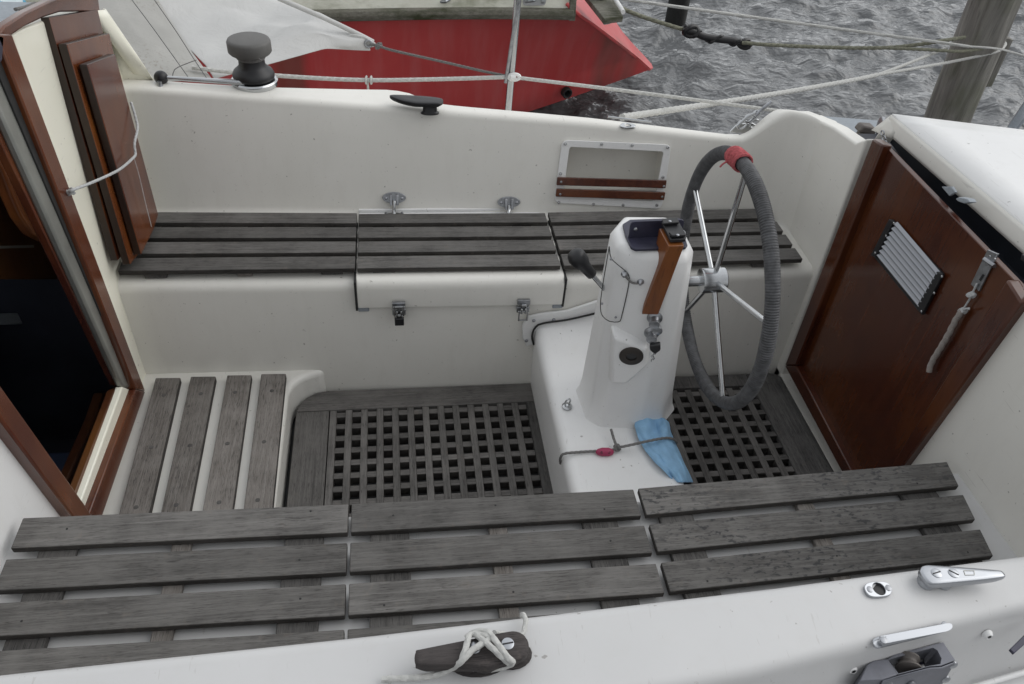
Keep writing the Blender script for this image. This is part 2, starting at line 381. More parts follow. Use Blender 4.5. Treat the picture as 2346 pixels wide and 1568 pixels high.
# bridge box between the seats that carries the pedestal
m = MB()
BP = fillet([(.418, -.05), (.408, .25), (.712, .25), (.722, -.05)], [.035, .035], 6)
def bridge_ring(y):
    t = max(0, min(1, (y - 1.70) / .10)); up = .030 * t * t + .0
    return [Vector((p.x, y, p.y + (up * (1 + 1.6 * max(0, min(1, (p.x - .40) / .3))) if p.y > .2 else 0))) for p in BP]
m.ringloft([bridge_ring(y) for y in [.985, 1.2, 1.45, 1.66, 1.70, 1.73, 1.75, 1.77, 1.785, 1.80]], cap=False, closed=False)
m.build('pedestal_bridge', GELW, boat, angle=50)
fl = [Py(u, v, 1.783) for u, v in [(1221, 790), (1206, 795), (1197, 775), (1197, 745), (1212, 726), (1240, 720), (1300, 713), (1372, 690), (1376, 714), (1275, 738), (1240, 745), (1226, 762)]]
MB().prism(fl, (0, .010, 0)).build('bridge_flange', GELW, boat, bevel=.003)
m = MB()
for u, v in [(1206, 781), (1223, 735), (1269, 733)]: screw(m, Py(u, v, 1.782), (0, -1, 0), .0055, .004)
m.each('flange_screw', STEEL_D, boat)
m = MB(); m.tube(smooth([Py(u, v, 1.777) for u, v in [(1223, 790), (1219, 770), (1227, 750), (1245, 741), (1300, 733), (1366, 718)]], .01), .0032, 8); m.build('sealant_bead', RUBBER, boat)
# eye on the bridge
e = Pz(1299, 932, .252); m = MB(); m.lathe(e, (0, 0, 1), [(.0145, 0), (.0145, .003), (.011, .006), (.002, .007)], 20)
ring = [e + Vector((.009 * math.cos(a) * .9, .004 * math.cos(a), .017 + .013 * math.sin(a))) for a in np.linspace(-.8, 3.94, 18)]
m.tube(ring, .0026, 8); m.build('eye_bolt', STEEL, boat)
# locker lid in the far seat
def lid_ring(x):
    b = bow(x); p = fillet([(1.80 + b, .353), (1.786 + b, .353), (1.786 + b, .449), (2.07, .449), (2.07, .44)], [.003, .032, .004], 5)
    return [Vector((x, q.x, q.y)) for q in p]
m = MB(); m.ringloft([lid_ring(x) for x in np.linspace(LID0, LID1, 9)], cap=True); m.build('locker_lid', GEL, boat, bevel=.003)
m = MB()
for xx in (LID0 + .006, LID1 - .02): m.box(xx - .006, xx + .026, 1.7935 + bow(xx), 1.7995 + bow(xx), .333, .350)
m.each('lid_notch_shade', DECKG, boat, bevel=.003)  # grey boxes painted as the shadow line of the recesses in the lid
m = MB(); m.box(LID0 - .006, LID0, 1.7905, 2.10, .345, .448); m.box(LID1, LID1 + .006, 1.7835, 2.10, .345, .448); m.each('lid_gap', RUBBER, boat)
# white strip behind the lid and its rear joint
MB().box(-.12, .46, 2.115, 2.15, .438, .452).build('lid_rear_rail', GELW, boat, bevel=.002)
MB().box(-.12, .46, 2.150, 2.160, .440, .462).build('lid_rear_rail', GELW, boat, bevel=.002)
# ---- latches
def latch(u, v, opened):
    y = 1.777; c = Py(u, v, y); h = MB()
    def B(mb, x0, x1, z0, z1, d0, d1): mb.box(c.x + x0, c.x + x1, c.y - d1, c.y - d0, c.z + z0, c.z + z1)
    B(h, -.019, .019, .008, .024, -.006, .004); h_o = h.build('latch', STEEL_D, boat, bevel=.001)
    k = MB(); B(k, -.019, .019, -.022, -.002, -.016, .003); k.build('latch_plate', STEEL_D, h_o, bevel=.001)
    g = MB(); B(g, -.008, .008, .006, .014, .004, .012); B(g, -.009, -.003, -.02, 0, .003, .014); B(g, .003, .009, -.02, 0, .003, .014); g.build('latch_keeper', STEEL, h_o, bevel=.0015)
    t = MB(); z0, z1 = (-.046, -.008) if opened else (-.018, .018)
    B(t, -.015, -.010, z0, z1, .010, .014); B(t, .010, .015, z0, z1, .010, .014); B(t, -.015, .015, z0, z0 + .004, .010, .014); B(t, -.017, .017, z1 - .004, z1, .008, .014)
    t.build('latch_loop', STEEL, h_o, bevel=.001); return c
lc = latch(914, 708, False); latch(1199, 702, True)
p = Vector((lc.x, lc.y - .012, lc.z - .036)); pl = empty('padlock', p - Vector((0, 0, .014)), 'small black padlock hanging from the closed locker latch', 'padlock')
MB().box(p.x - .0135, p.x + .0135, p.y - .006, p.y + .006, p.z - .014, p.z + .012).build('lock_body', BLACK, pl, bevel=.002)
m = MB(); m.tube([p + Vector((.008 * math.cos(a), 0, .012 + .012 * math.sin(a))) for a in np.linspace(0, math.pi, 12)], .0022, 8); m.build('shackle', STEEL, pl)
# ---- storage pocket in the backrest
def wall_y(x, z):
    r = ring_far(x); a, b = r[14], r[18]; t = (z - a.z) / (b.z - a.z); return a.y + (b.y - a.y) * t
def WP(u, v, d=0):
    x = .6; y = 2.16
    for _ in range(8):
        q = Py(u, v, y); y = wall_y(q.x, q.z)
    q = Py(u, v, y); return q + Vector((0, -1, .28)).normalized() * d
nW = Vector((0, -1, .28)).normalized()
# ---- hinges
def hinge(u, v, lu, lv):
    c = WP(u, v, .003); h = MB(); nrm = Vector((0, -1, .35)).normalized()
    R3 = Vector((1, 0, 0)); U3 = nrm.cross(R3) * -1
    if U3.z < 0: U3 = -U3
    def L(a, b, d): return c + R3 * a + U3 * b + nrm * d
    h.prism([L(.037 * math.cos(t), .018 * math.sin(t) + .004, .002) for t in np.linspace(0, 2 * math.pi, 24, endpoint=False)], nrm * .005)
    root = h.build('hinge', STEEL_D, boat, bevel=.001)
    k = MB(); k.hexa([L(-.014, -.016, .006), L(-.006, -.016, .006), L(-.006, .018, .006), L(-.014, .018, .006)], [L(-.014, -.018, .018), L(-.006, -.018, .018), L(-.006, .014, .014), L(-.014, .014, .014)])
    k.hexa([L(.006, -.016, .006), L(.014, -.016, .006), L(.014, .018, .006), L(.006, .018, .006)], [L(.006, -.018, .018), L(.014, -.018, .018), L(.014, .014, .014), L(.006, .014, .014)])
    k.each('hinge_lug', STEEL_D, root, bevel=.001)
    foot = Pz(lu, lv, .452); a = MB(); top = L(0, -.004, .014)
    pth = smooth([top, top + Vector((0, -.008, -.012)), foot + Vector((0, .008, .014)), foot + Vector((0, 0, .003))], .003); a.tube(pth, .0062, 10)
    a.prism([foot + Vector((.034 * math.cos(t), .012 * math.sin(t) - .002, 0)) for t in np.linspace(0, 2 * math.pi, 20, endpoint=False)], (0, 0, .004))
    a.build('hinge_arm', STEEL, root)
    s = MB()
    for q in (-.025, .025): screw(s, L(q, .002, .007), nrm, .005, .003); s.lathe(foot + Vector((q, 0, .003)), (0, 0, 1), [(.0055, 0), (.005, .006), (.003, .009), (.001, .009)], 10)
    s.each('screw', STEEL_D, root)
hinge(903, 455, 903, 494); hinge(1165, 465, 1165, 499)
pk = MB(); y0 = 2.13
MBp = MB(); A = [Vector((PX0, wall_y(PX0, .528), .528)), Vector((PX1, wall_y(PX1, .528), .528)), Vector((PX1, wall_y(PX1, .665), .665)), Vector((PX0, wall_y(PX0, .665), .665))]
Bk = [a + Vector((0, .085, -.012)) for a in A]
MBp.add(A + Bk, [(0, 1, 5, 4), (1, 2, 6, 5), (2, 3, 7, 6), (3, 0, 4, 7), (4, 5, 6, 7)])
pocket = MBp.build('storage_pocket', GEL, boat, angle=20)
of = round_poly([WP(1287, 320, .001), WP(1537, 331, .001), WP(1515, 478, .001), WP(1268, 464, .001)], .022)
inf = round_poly([WP(1304, 336, .001), WP(1519, 347, .001), WP(1498, 460, .001), WP(1289, 448, .001)], .010)
frame_pts(of, inf, nW * .006).build('pocket_frame', GELW, pocket, bevel=.0015, label='white rounded screwed frame around the recess in the far backrest')
for (a, b, c, d) in [(1275, 404, 1524, 411), (1273, 430, 1521, 438)]:
    q = [WP(a, b, .008), WP(c, d, .008), WP(c - 3, d + 18, .008), WP(a - 2, b + 18, .008)]
    MB().prism(round_poly(q, .003, 3), nW * .010).build('retaining_bar', MAH_Y, pocket, bevel=.002)
s = MB()
for u, v in [(1294, 329), (1377, 329.5), (1447, 332), (1528, 337), (1283, 397), (1517, 405), (1279, 463), (1358, 467), (1426, 469), (1503, 469)]: screw(s, WP(u, v, .007), nW, .0052, .005)
s.each('frame_screw', STEEL, pocket)
s = MB()
for u, v in [(1283, 414), (1517, 424), (1281, 442), (1513, 448)]: screw(s, WP(u, v, .019), nW, .004, .0015)
s.each('bar_screw', STEEL_D, pocket)

# ================================================================== slatted seats, gratings
def seat_panel(label, x0, x1, sl, far, spot=None, taper=0, grp='slatted teak seat panels along the cockpit'):
    """sl: list of (y at front edge, y at back edge) at x0 and at x1"""
    cx = (x0 + x1) / 2; ym = (sl[0][0] + sl[-1][1]) / 2
    r = empty('seat_panel', (cx, ym, .44), label, 'seat', grp)
    for (a, b, c, d) in sl:                   # y near edges: left(a,b) right(c,d)
        xa_ = x1 - taper * (sl[0][2] - c); xb_ = x1 - taper * (sl[0][2] - d)
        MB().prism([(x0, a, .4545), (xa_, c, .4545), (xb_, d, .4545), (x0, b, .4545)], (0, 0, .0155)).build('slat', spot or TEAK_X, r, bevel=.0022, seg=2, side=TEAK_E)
    lo = min(min(a, b, c, d) for a, b, c, d in sl) + .012; hi = max(max(a, b, c, d) for a, b, c, d in sl) - .012
    if far: hi -= .0
    if not far:
        for (a, b, c, d) in sl[:3]:
            for bx0, bx1 in spot_b[label]:
                if random.random() < .6:
                    xx = (bx0 + bx1) / 2 + random.uniform(-.012, .012); yy = (a + b) / 2 + random.uniform(-.02, .02)
                    MB().lathe((xx, yy, .4702), (0, 0, 1), [(.0022, -.001), (.0022, .0003), (.0004, .0004)], 10).build('wood_plug', RUBBER, r)
    for bx0, bx1 in spot_b[label]:
        tone = TEAK_Y if bx1 - bx0 < .045 else TEAK_D
        MB().box(bx0, bx1, lo, hi, .4395, .4541).build('batten', tone, r, bevel=.002)
    return r
L1 = 'near seat panel left of the cockpit, pale grey slats ending at the cabin bulkhead'
L2 = 'middle panel of the near seat, opposite the pedestal'
L3 = 'near seat panel on the right, slats spotted with dark mildew'
L4 = 'far seat panel under the upright mahogany boards'
L5 = 'middle panel of the far seat, on the locker lid with hinges'
L6 = 'far seat panel behind the steering wheel'
spot_b = {L1: [(-.702, -.634), (-.458, -.422), (-.242, -.168)], L2: [(-.075, .003), (.165, .203), (.363, .438)], L3: [(.531, .605), (.845, .884), (1.10, 1.187)],
          L4: [(-.70, -.64), (-.45, -.41), (-.22, -.16)], L5: [(-.075, -.01), (.165, .203), (.36, .42)], L6: [(.55, .62), (.80, .84), (1.08, 1.15)]}
off = [(.0, .070), (.0935, .160), (.1845, .2500), (.2765, .345)]
def near_sl(fl_, fr): return [(fl_ - a, fl_ - b, fr - a, fr - b) for a, b in off]
seat_panel(L1, -.747, -.119, near_sl(1.0215, 1.0065), False)
seat_panel(L2, -.113, .487, near_sl(1.0065, .9995), False)
seat_panel(L3, .498, 1.247, near_sl(1.001, 1.0225), False, TEAK_S, taper=.17)
offf = [(.0, .0600), (.0785, .1365), (.1555, .2130), (.2345, .2925)]
def far_sl(fl_, fr, k=1): return [(fl_ + a * k, fl_ + b * k, fr + a, fr + b) for a, b in offf]
seat_panel(L4, -.762, -.124, far_sl(1.838, 1.829, 1.03), True)
seat_panel(L5, -.118, .472, [(a, b, c, d) if i < 3 else (a, b - .004, c, d - .004) for i, (a, b, c, d) in enumerate(far_sl(1.828, 1.822))], True)
r6 = seat_panel(L6, .482, 1.238, far_sl(1.822, 1.832), True)

def grating(label, fr, boards, x0, nx, y0, ny, px, py, holew, holeh, yend):
    r = empty('floor_grating', fr, label, 'grating', 'teak gratings on the cockpit floor')
    for pts, mat in boards: MB().prism([(x, y, -.002) for x, y in pts], (0, 0, .022)).build('frame_board', mat, r, bevel=.002)
    # lattice: continuous strips athwart, lower cross strips between
    for i in range(nx + 1):
        xa = x0 + i * px - (px - holew); xb = x0 + i * px
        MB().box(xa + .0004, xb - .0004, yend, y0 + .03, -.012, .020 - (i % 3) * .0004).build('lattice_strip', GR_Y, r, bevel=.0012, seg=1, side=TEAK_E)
    for j in range(ny + 1):
        ya = y0 - j * py; yb = ya + (py - holeh)
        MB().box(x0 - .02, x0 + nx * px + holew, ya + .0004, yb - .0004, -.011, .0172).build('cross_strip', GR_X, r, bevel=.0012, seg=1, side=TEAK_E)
    return r
xh = -.2035; pxx = .0471
grating('larger floor grating between entry step and pedestal bridge', (.05, 1.4, -.002),
        [([(-.325, 1.02), (-.2275, 1.02), (-.2275, 1.7055), (-.327, 1.7055)], GR_Y),
         ([(-.327, 1.7075), (.425, 1.7075), (.425, 1.790), (-.235, 1.792), (-.27, 1.786), (-.30, 1.765), (-.32, 1.735)], GR_X),
         ([(xh + 12 * pxx + .0258, 1.02), (.425, 1.02), (.425, 1.7055), (xh + 12 * pxx + .0258, 1.7055)], TEAK_D)],
        xh, 12, 1.676, 13, pxx, .0475, .0255, .0255, 1.03)
xh2 = 1.1655 - 9 * .0481 - .0255
grating('smaller floor grating behind the pedestal, by the aft cabin door', (1.0, 1.4, -.002),
        [([(1.166, 1.02), (1.290, 1.02), (1.283, 1.77), (1.270, 1.785), (1.245, 1.792), (1.166, 1.792)], TEAK_D),
         ([(.725, 1.7375), (1.164, 1.7375), (1.164, 1.792), (.725, 1.792)], TEAK_D)],
        xh2, 9, 1.700, 14, .0481, .0475, .0255, .0255, 1.03)

# ================================================================== forward bulkhead, companionway
def FX(u, v, x=XA): return Px(u, v, x)
far_poly = [FX(28, 78), FX(60, 62), FX(110, 44), FX(190, 27), FX(240, 28), Vector((XA, 2.40, .80)), Vector((XA, 2.40, .40)), Vector((XA, 1.80, .05)), Vector((XA, 1.74, .05))]
bk = MB().prism([p for p in far_poly], (-.05, 0, 0)).build('forward_bulkhead', CREAM, boat, bevel=.006, seg=3)
b0 = Px(0, 968, XA); b1 = Px(170, 1182, XA); d_ = (b0 - b1).normalized()
npoly = [b1 - d_ * .12, b1 + d_ * .9, Vector((XA, .45, 1.1)), Vector((XA, .45, .38)), Vector((XA, 1.0, .05))]
MB().prism(npoly, (-.05, 0, 0)).build('forward_bulkhead', GELW, boat, bevel=.004)
MB().box(XA - .05, XA, 1.0, 1.86, -.03, .06).build('forward_bulkhead', GEL, boat)
# cabin side going forward (outer, behind bulkhead) and cabin top
e0 = FX(240, 28); e1 = Vector((XA, 2.40, .80)); 
cs = MB(); pp = [FX(345, 186, -.70), FX(236, 24, XA + .005)]
cs.add([pp[0], pp[1], pp[1] + Vector((-2.0, -.3, .1)), pp[0] + Vector((-2.0, -.3, .1)), pp[0] + Vector((-2.0, .02, -.4)), pp[0] + Vector((0, .04, -.4))], [(0, 1, 2, 3), (0, 3, 4, 5)])
cs.build('cabin_side', CREAM, boat)
# eased corner between coaming end and bulkhead
cn = MB()
def cornf(s_, t):
    a = FX(205, 25).lerp(FX(320, 190, -.735), t); b = FX(236, 20, -.78).lerp(FX(352, 188, -.69), t)
    return a.lerp(b, s_) + Vector((.02 * math.sin(s_ * math.pi), 0, 0))
cn.grid(cornf, 6, 10); cn.build('bulkhead_corner', CREAM, boat, solid=.003)
# mahogany trim frame round the companionway
def strip(pts_o, pts_i, x, th, name, mat, par, bev=.003):
    for k in range(len(pts_o) - 1):
        q = [Px(*pts_o[k], x), Px(*pts_o[k + 1], x), Px(*pts_i[k + 1], x), Px(*pts_i[k], x)]
        MB().prism(q, (-th, 0, 0)).build(name, mat, par, bevel=bev)
XT = XA + .022
ent = empty('e_', (0, 0, 0)); bpy.data.objects.remove(ent)
strip([(28, 78), (334, 897), (212, 1250)], [(-8, 78), (311, 892), (186, 1230)], XT, .024, 'entrance_frame', MAH_Z, boat, .004)
strip([(-60, 795), (215, 1184)], [(-60, 878), (172, 1190)], XT + .004, .03, 'entrance_frame', MAH_Z, boat, .005)
# track channel and inner liner
strip([(-12, 150), (309, 893)], [(-45, 150), (281, 884)], XA + .006, .02, 'washboard_track', TRACK, boat, .006)
strip([(-2, 120), (311, 893)], [(-12, 150), (306, 893)], XA + .010, .01, 'track_lip', RUBBER, boat, .001)
strip([(308, 896), (221, 1180)], [(281, 886), (180, 1165)], XA + .004, .02, 'entrance_sill', CREAM, boat, .004)
strip([(313, 897), (232, 1185)], [(303, 897), (218, 1185)], XA + .012, .008, 'sill_groove', RUBBER, boat, .001)  # dark strip drawn for the groove beside the sill
strip([(-40, 190), (282, 885)], [(-62, 190), (268, 882)], XA - .012, .02, 'inner_liner', MAH_Z, boat)
strip([(282, 885), (190, 1170)], [(262, 895), (165, 1150)], XA - .012, .02, 'inner_liner', MAH_B, boat)
# cabin inside: dark box with bits of joinery
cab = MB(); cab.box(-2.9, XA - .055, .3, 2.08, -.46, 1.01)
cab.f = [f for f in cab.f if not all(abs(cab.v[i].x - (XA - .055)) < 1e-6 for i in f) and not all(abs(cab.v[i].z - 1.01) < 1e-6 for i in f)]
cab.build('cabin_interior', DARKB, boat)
grab = [(0, 215), (14, 260), (34, 330), (60, 410), (88, 470), (112, 500), (140, 515), (140, 556), (112, 554), (78, 536), (52, 500), (30, 450), (10, 395), (-30, 330), (-60, 215)]
MB().prism([Px(u, v, -.87) for u, v in grab], (-.03, 0, 0)).build('interior_trim', MAH_O, boat, bevel=.008, seg=3)
MB().prism([Px(u, v, -1.02) for u, v in [(-90, 300), (40, 300), (95, 420), (150, 560), (150, 640), (-90, 640)]], (-.02, 0, 0)).build('interior_bulkhead', MAH_B, boat)
MB().prism([Px(u, v, -.98) for u, v in [(-90, 566), (78, 562), (78, 568), (-90, 572)]], (-.02, 0, 0)).build('interior_ledge', TRACK, boat)
MB().prism([Px(u, v, -1.2) for u, v in [(-90, 722), (82, 716), (84, 742), (-90, 748)]], (-.25, 0, 0)).build('interior_step', DECKG, boat, bevel=.004)
MB().prism([Px(u, v, -1.25) for u, v in [(112, 560), (150, 610), (190, 760), (215, 870), (170, 880), (150, 760), (118, 640)]], (-.06, 0, 0)).build('hanging_cover', BLUEC, boat, bevel=.02, seg=3)
m = MB(); m.prism([Px(u, v, -.98) for u, v in [(235, 900), (262, 900), (170, 1150), (150, 1110), (215, 960)]], (-.03, 0, 0)); m.build('companion_ladder', MAH_B, boat, bevel=.006)
m = MB(); m.box(-1.6, -.86, 1.2, 1.9, -.35, -.32); m.box(-2.3, -1.3, 1.75, 2.05, .0, .12); m.each('interior_seat', BLUEC, boat, bevel=.02)
m = MB(); m.box(-2.6, -2.57, 1.3, 2.05, .45, .47); m.build('interior_shelf', MAH_O, boat)
# eyebrow coaming on the cabin top, deck, hatch garage
def ez(u, v, x=XA + .01): return Px(u, v, x)
eb = [(2, 78), (10, 60), (60, 28), (112, 3), (170, -20), (222, -30), (230, 30), (190, 27), (140, 28), (100, 41), (55, 63), (24, 84)]
MB().prism([ez(u, v) for u, v in eb], (-.022, 0, 0)).build('cabin_top_trim', MAH_Y, boat, bevel=.004)
t0 = Px(10, 62, XA); 
MB().box(-1.6, XA - .024, 1.74, 2.2, 1.02, 1.06).build('cabin_top', DECKG, boat, bevel=.01)
MB().box(-2.95, -1.602, .28, 2.2, 1.02, 1.06).build('cabin_top', DECKG, boat, bevel=.01)
MB().box(-1.6, XA - .052, .28, .85, 1.02, 1.06).build('cabin_top', DECKG, boat, bevel=.01)
m = MB(); m.prism([Px(-30, 175, XT), Px(-30, 95, XT), Px(2, 80, XT), Px(10, 86, XT), Px(6, 140, XT)], (-.04, 0, 0)); m.build('hatch_slide', NAVY, boat, bevel=.003)

# ================================================================== washboards
def washboard(bot, top, xb, xt, th, label, mat, notch=None):
    """bot: pixels (left, right) of face foot, top: pixels (left, right) of face head"""
    P0 = Pz(*bot[0], .472); P1 = Pz(*bot[1], .472)
    P0.x = xb; P1.x = xb + .012
    # keep image place: re-unproject at given x
    a = Px(*bot[0], xb); b = Px(*bot[1], xb); c = Px(*top[1], xt); d = Px(*top[0], xt)
    face = [a, b] + [Px(*q, xb + (xt - xb) * f) for q, f in (notch or [])] + [c, d]
    n = (b - a).cross(d - a).normalized()
    if n.x > 0: n = -n
    o = MB().prism(face, n * th).build('washboard', mat, None, bevel=.003, seg=3, side=MAH_K, sdir=(1, 0, 0), label=label, cat='board', group='companionway washboards stacked on the far seat')
    return o
washboard([(270, 597), (300, 560)], [(112, 41), (224, 23)], -.742, -.757, .018, 'tallest and rearmost of the three mahogany washboards against the cream bulkhead', MAH_Z, [((238, 78), .85), ((330, 470), .1)])
washboard([(299, 607), (336, 560)], [(153, 101), (251, 76)], -.715, -.733, .020, 'middle mahogany washboard, its orange edge strip showing between the other two', m_mahog('orange_mahogany', 2, (.075, .017, .006), (.13, .036, .012), .18), [((345, 500), .1)])
washboard([(324, 584), (352, 527)], [(200, 148), (264, 124)], -.6935, -.706, .020, 'front mahogany washboard, darkest and shortest, with the cord across it', MAH_Z, [((363, 492), .1)])
# cord holding them
q = []
for u, v, x in [(161, 440, -.744), (165, 436, -.73), (205, 421, -.712), (270, 391, -.690), (305, 362, -.682), (310, 352, -.682), (308, 330, -.683), (315, 295, -.684), (312, 275, -.688), (305, 250, -.695), (300, 235, -.70)]: q.append(Px(u, v, x))
m = MB(); m.rope(q, .0035); kn = Px(162, 440, -.742)
for a in range(3): m.rope([kn + Vector((.006 * math.cos(t), .006 * math.sin(t + a), .006 * math.sin(t * 1.3 + a * 2))) for t in np.linspace(0, 5.5, 8)], .003)
m.build('tie_cord', CORD, label='light grey cord tied across the mahogany washboards', cat='cord')
m = MB(); m.tube(smooth([Px(u, v, -.684) for u, v in [(307, 362), (318, 400), (332, 460), (347, 520)]], .01), .0012, 6); m.build('thin_line', CORD, label='thin hanging string down the face of the front washboard', cat='string')

# ================================================================== aft bulkhead, door, hatch
XD = 1.285
def AX(u, v, x=XD): return Px(u, v, x)
# white bulkhead left of the door
wp = [AX(1792, 850), AX(1985, 318), AX(1960, 327), AX(1910, 292), AX(1850, 263), Vector((XD, 2.16, .785)), Vector((XD, 2.20, .60)), Vector((XD, 2.15, .40)), Vector((XD, 1.83, .40)), Vector((XD, 1.84, -.03)), Vector((XD, 1.79, -.03))]
MB().prism(wp, (.05, 0, 0)).build('aft_bulkhead', GEL, boat, bevel=.012, seg=4)
wp = [AX(2072, 1064), AX(2338, 686), AX(2370, 650), Vector((XD, .60, .84)), Vector((XD, .55, .40)), Vector((XD, 1.0, .05)), AX(2050, 1100)]
MB().prism(wp, (.05, 0, 0)).build('aft_bulkhead', GEL, boat, bevel=.006)
MB().box(XD, XD + .04, 1.0, 1.82, -.04, .022).build('aft_bulkhead', GEL, boat)
door = empty('aft_cabin_door', (XD + .02, 1.45, .03)); door.parent = boat; door.location = Vector((XD + .02, 1.45, .03)) - WL[boat.name]
XF = XD - .022
F_o = [(1990, 322), (1797, 838), (1927, 1082), (2073, 1066), (2340, 690), (2338, 670)]
def dstrip(a, b, x, th, name, mat, bev=.003):
    for k in range(len(a) - 1): MB().prism([Px(*a[k], x), Px(*a[k + 1], x), Px(*b[k + 1], x), Px(*b[k], x)], (th, 0, 0)).build(name, mat, door, bevel=bev)
dstrip([(1998, 318), (1797, 838)], [(2022, 333), (1823, 838)], XF, .03, 'door_frame', MAH_D, .005)
dstrip([(1797, 838), (1940, 1104)], [(1823, 838), (1962, 1104)], XF + .001, .03, 'door_frame', MAH_D, .004)
dstrip([(2028, 1124), (2340, 694)], [(2012, 1112), (2306, 640)], XF, .03, 'door_frame', MAH_D, .005)
dp = [AX(2018, 326), AX(1818, 836), AX(1965, 1112), AX(2032, 1112), AX(2330, 690), AX(2344, 664)]
MB().prism(dp, (.016, 0, 0)).build('door_panel', MAH_D, door, bevel=.002)
m = MB(); a = Px(1826, 846, XD - .004); b = Px(1964, 1100, XD - .004); m.tube([a, b], .003, 8); m.build('door_seal', STEEL_D, door)
# dark strip along inner bottom edge
m = MB(); m.tube([Px(1832, 846, XD - .003), Px(1972, 1100, XD - .003)], .004, 6); m.build('door_seal', BLACK, door)
# door vent: fluted aluminium with dark end caps
nd = Vector((-1, 0, 0))
V = [(2047, 503), (2163, 626), (2113, 720), (2003, 587)]
vent = MB().prism([Px(*q, XD - .001) for q in V], (-.003, 0, 0)).build('door_vent', BLACK, door)
a0, a1, b1_, b0_ = Px(2056, 508, XD - .005), Px(2155, 624, XD - .005), Px(2107, 708, XD - .005), Px(2011, 590, XD - .005)
m = MB(); NF = 8
def ventf(s_, t):
    p_ = a0.lerp(b0_, s_).lerp(a1.lerp(b1_, s_), t); return p_ + nd * (.0035 * (1 - math.cos(2 * math.pi * s_ * NF)))
m.grid(ventf, NF * 12, 2); m.build('vent_louvre', m_plain('vent_grey_aluminium', (.30, .31, .335), .35, .55, .03, 10), vent, angle=180)
for qa in ([(2043, 502), (2053, 508), (2012, 590), (2000, 586)], [(2153, 622), (2166, 628), (2118, 722), (2104, 706)]):
    MB().prism([Px(*q, XD - .003) for q in qa], (-.008, 0, 0)).build('vent_end_cap', BLACK, vent, bevel=.0015)
s = MB()
for u, v in [(2048, 512), (2030, 541), (2005, 580), (2158, 634), (2140, 672), (2111, 714)]: screw(s, Px(u, v, XD - .011), nd, .0035, .002)
s.each('vent_screw', STEEL, vent)
# hasp and lanyard
hp = [(2267, 572), (2290, 582), (2247, 668), (2228, 652)]
hasp = MB().prism([Px(*q, XD - .001) for q in hp], (-.005, 0, 0)).build('door_hasp', STEEL_D, door, bevel=.001)
m = MB(); m.tube([Px(2255, 594, XD - .009), Px(2278, 610, XD - .009)], .005, 8); m.build('hasp_knuckle', STEEL_D, hasp)
MB().prism([Px(u, v, XD - .0062) for u, v in [(2252, 628), (2256, 631), (2247, 645), (2243, 641)]], (-.0006, 0, 0)).build('hasp_slot', BLACK, hasp)
s = MB()
for u, v in [(2268, 588), (2279, 594), (2262, 606)]: screw(s, Px(u, v, XD - .006), nd, .003, .0015)
s.each('hasp_screw', STEEL, hasp)
ly = empty('door_lanyard', Px(2128, 855, XD - .012), 'pale braided lanyard hanging from the steel hasp on the mahogany door', 'lanyard')
m = MB(); m.rope([Px(u, v, XD - .010) for u, v in [(2238, 650), (2228, 672), (2222, 685), (2206, 710)]], .0022); 
for c0 in ((2225, 676), (2206, 712)):
    k = Px(*c0, XD - .012)
    for a in range(3): m.rope([k + Vector((.004 * math.cos(t + a), .007 * math.sin(t), .006 * math.cos(t * 1.2 + a))) for t in np.linspace(0, 5.5, 8)], .0026)
m.rope([Px(2206, 712, XD - .012), Px(2216, 708, XD - .018), Px(2222, 708, XD - .016)], .003)
m.build('thin_cord', CORD, ly)
m = MB(); m.rope([Px(u, v, XD - .014) for u, v in [(2204, 713), (2190, 733), (2172, 768), (2150, 805), (2135, 830), (2128, 852)]], .0068, 12, .003); m.build('braided_end', m_plain('lanyard_braid', (.30, .27, .25), .9, 0, .2, 300, .4), ly)
# opening above the door: dark inside, hatch lip, hatch, bits seen through it
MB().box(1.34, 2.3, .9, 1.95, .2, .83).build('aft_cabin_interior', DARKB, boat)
def HZ(u, v, z=.93): return Pz(u, v, z)
hz = .93
A0 = HZ(2043, 264); A1 = HZ(2352, 532); B1 = A1 + Vector((.75, -.02, .03)); B0 = HZ(2346, 301, .95); B0 = A0 + (B0 - A0) * 1.8
hm = MB()
def hatchf(s_, t):
    a = A0.lerp(A1 + (A1 - A0) * .7, s_); b = B0.lerp(B0 + (A1 - A0) * 1.7, s_); p_ = a.lerp(b, t); p_.z += .007 * math.sin(math.pi * min(1, s_ * .6)); return p_
hm.grid(hatchf, 16, 6); g0 = list(hm.v)
side = [hatchf(i / 16, 0) for i in range(17)]
low = [Px(*q, 1.262) for q in [(2028, 292), (2050, 298)]]
hatch = hm.build('sliding_hatch', GELW, boat, solid=.008)
# lip: front edge thickness
Lp = [(2050, 264), (2356, 553)]
lm = MB()
def lipf(s_, t):
    top = hatchf(s_, 0); return top + Vector((-.006 * math.sin(t * 1.6), 0, -.044 * t))
lm.grid(lipf, 16, 5); lm.build('hatch_lip', GEL, hatch, solid=.006)
fm = MB()
def ff(s_, t): return B0.lerp(A0, s_) + Vector((0, .03 * t, -.09 * t))
fm.grid(ff, 4, 3); fm.build('hatch_side', GEL, hatch, solid=.005)
def ff2(s_, t): return A0.lerp(A0 + Vector((-.02, .03, -.06)), t).lerp(A0.lerp(A1, .09) + Vector((-.01 * t, 0, -.044 * t)), s_)
fm = MB(); fm.grid(ff2, 4, 3); fm.build('hatch_corner', GEL, hatch, solid=.004)
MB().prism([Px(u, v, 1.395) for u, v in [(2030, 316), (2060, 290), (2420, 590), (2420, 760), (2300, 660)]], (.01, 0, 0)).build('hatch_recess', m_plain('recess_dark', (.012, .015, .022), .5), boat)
hk = empty('hatch_hardware', (0, 0, 0)); bpy.data.objects.remove(hk)
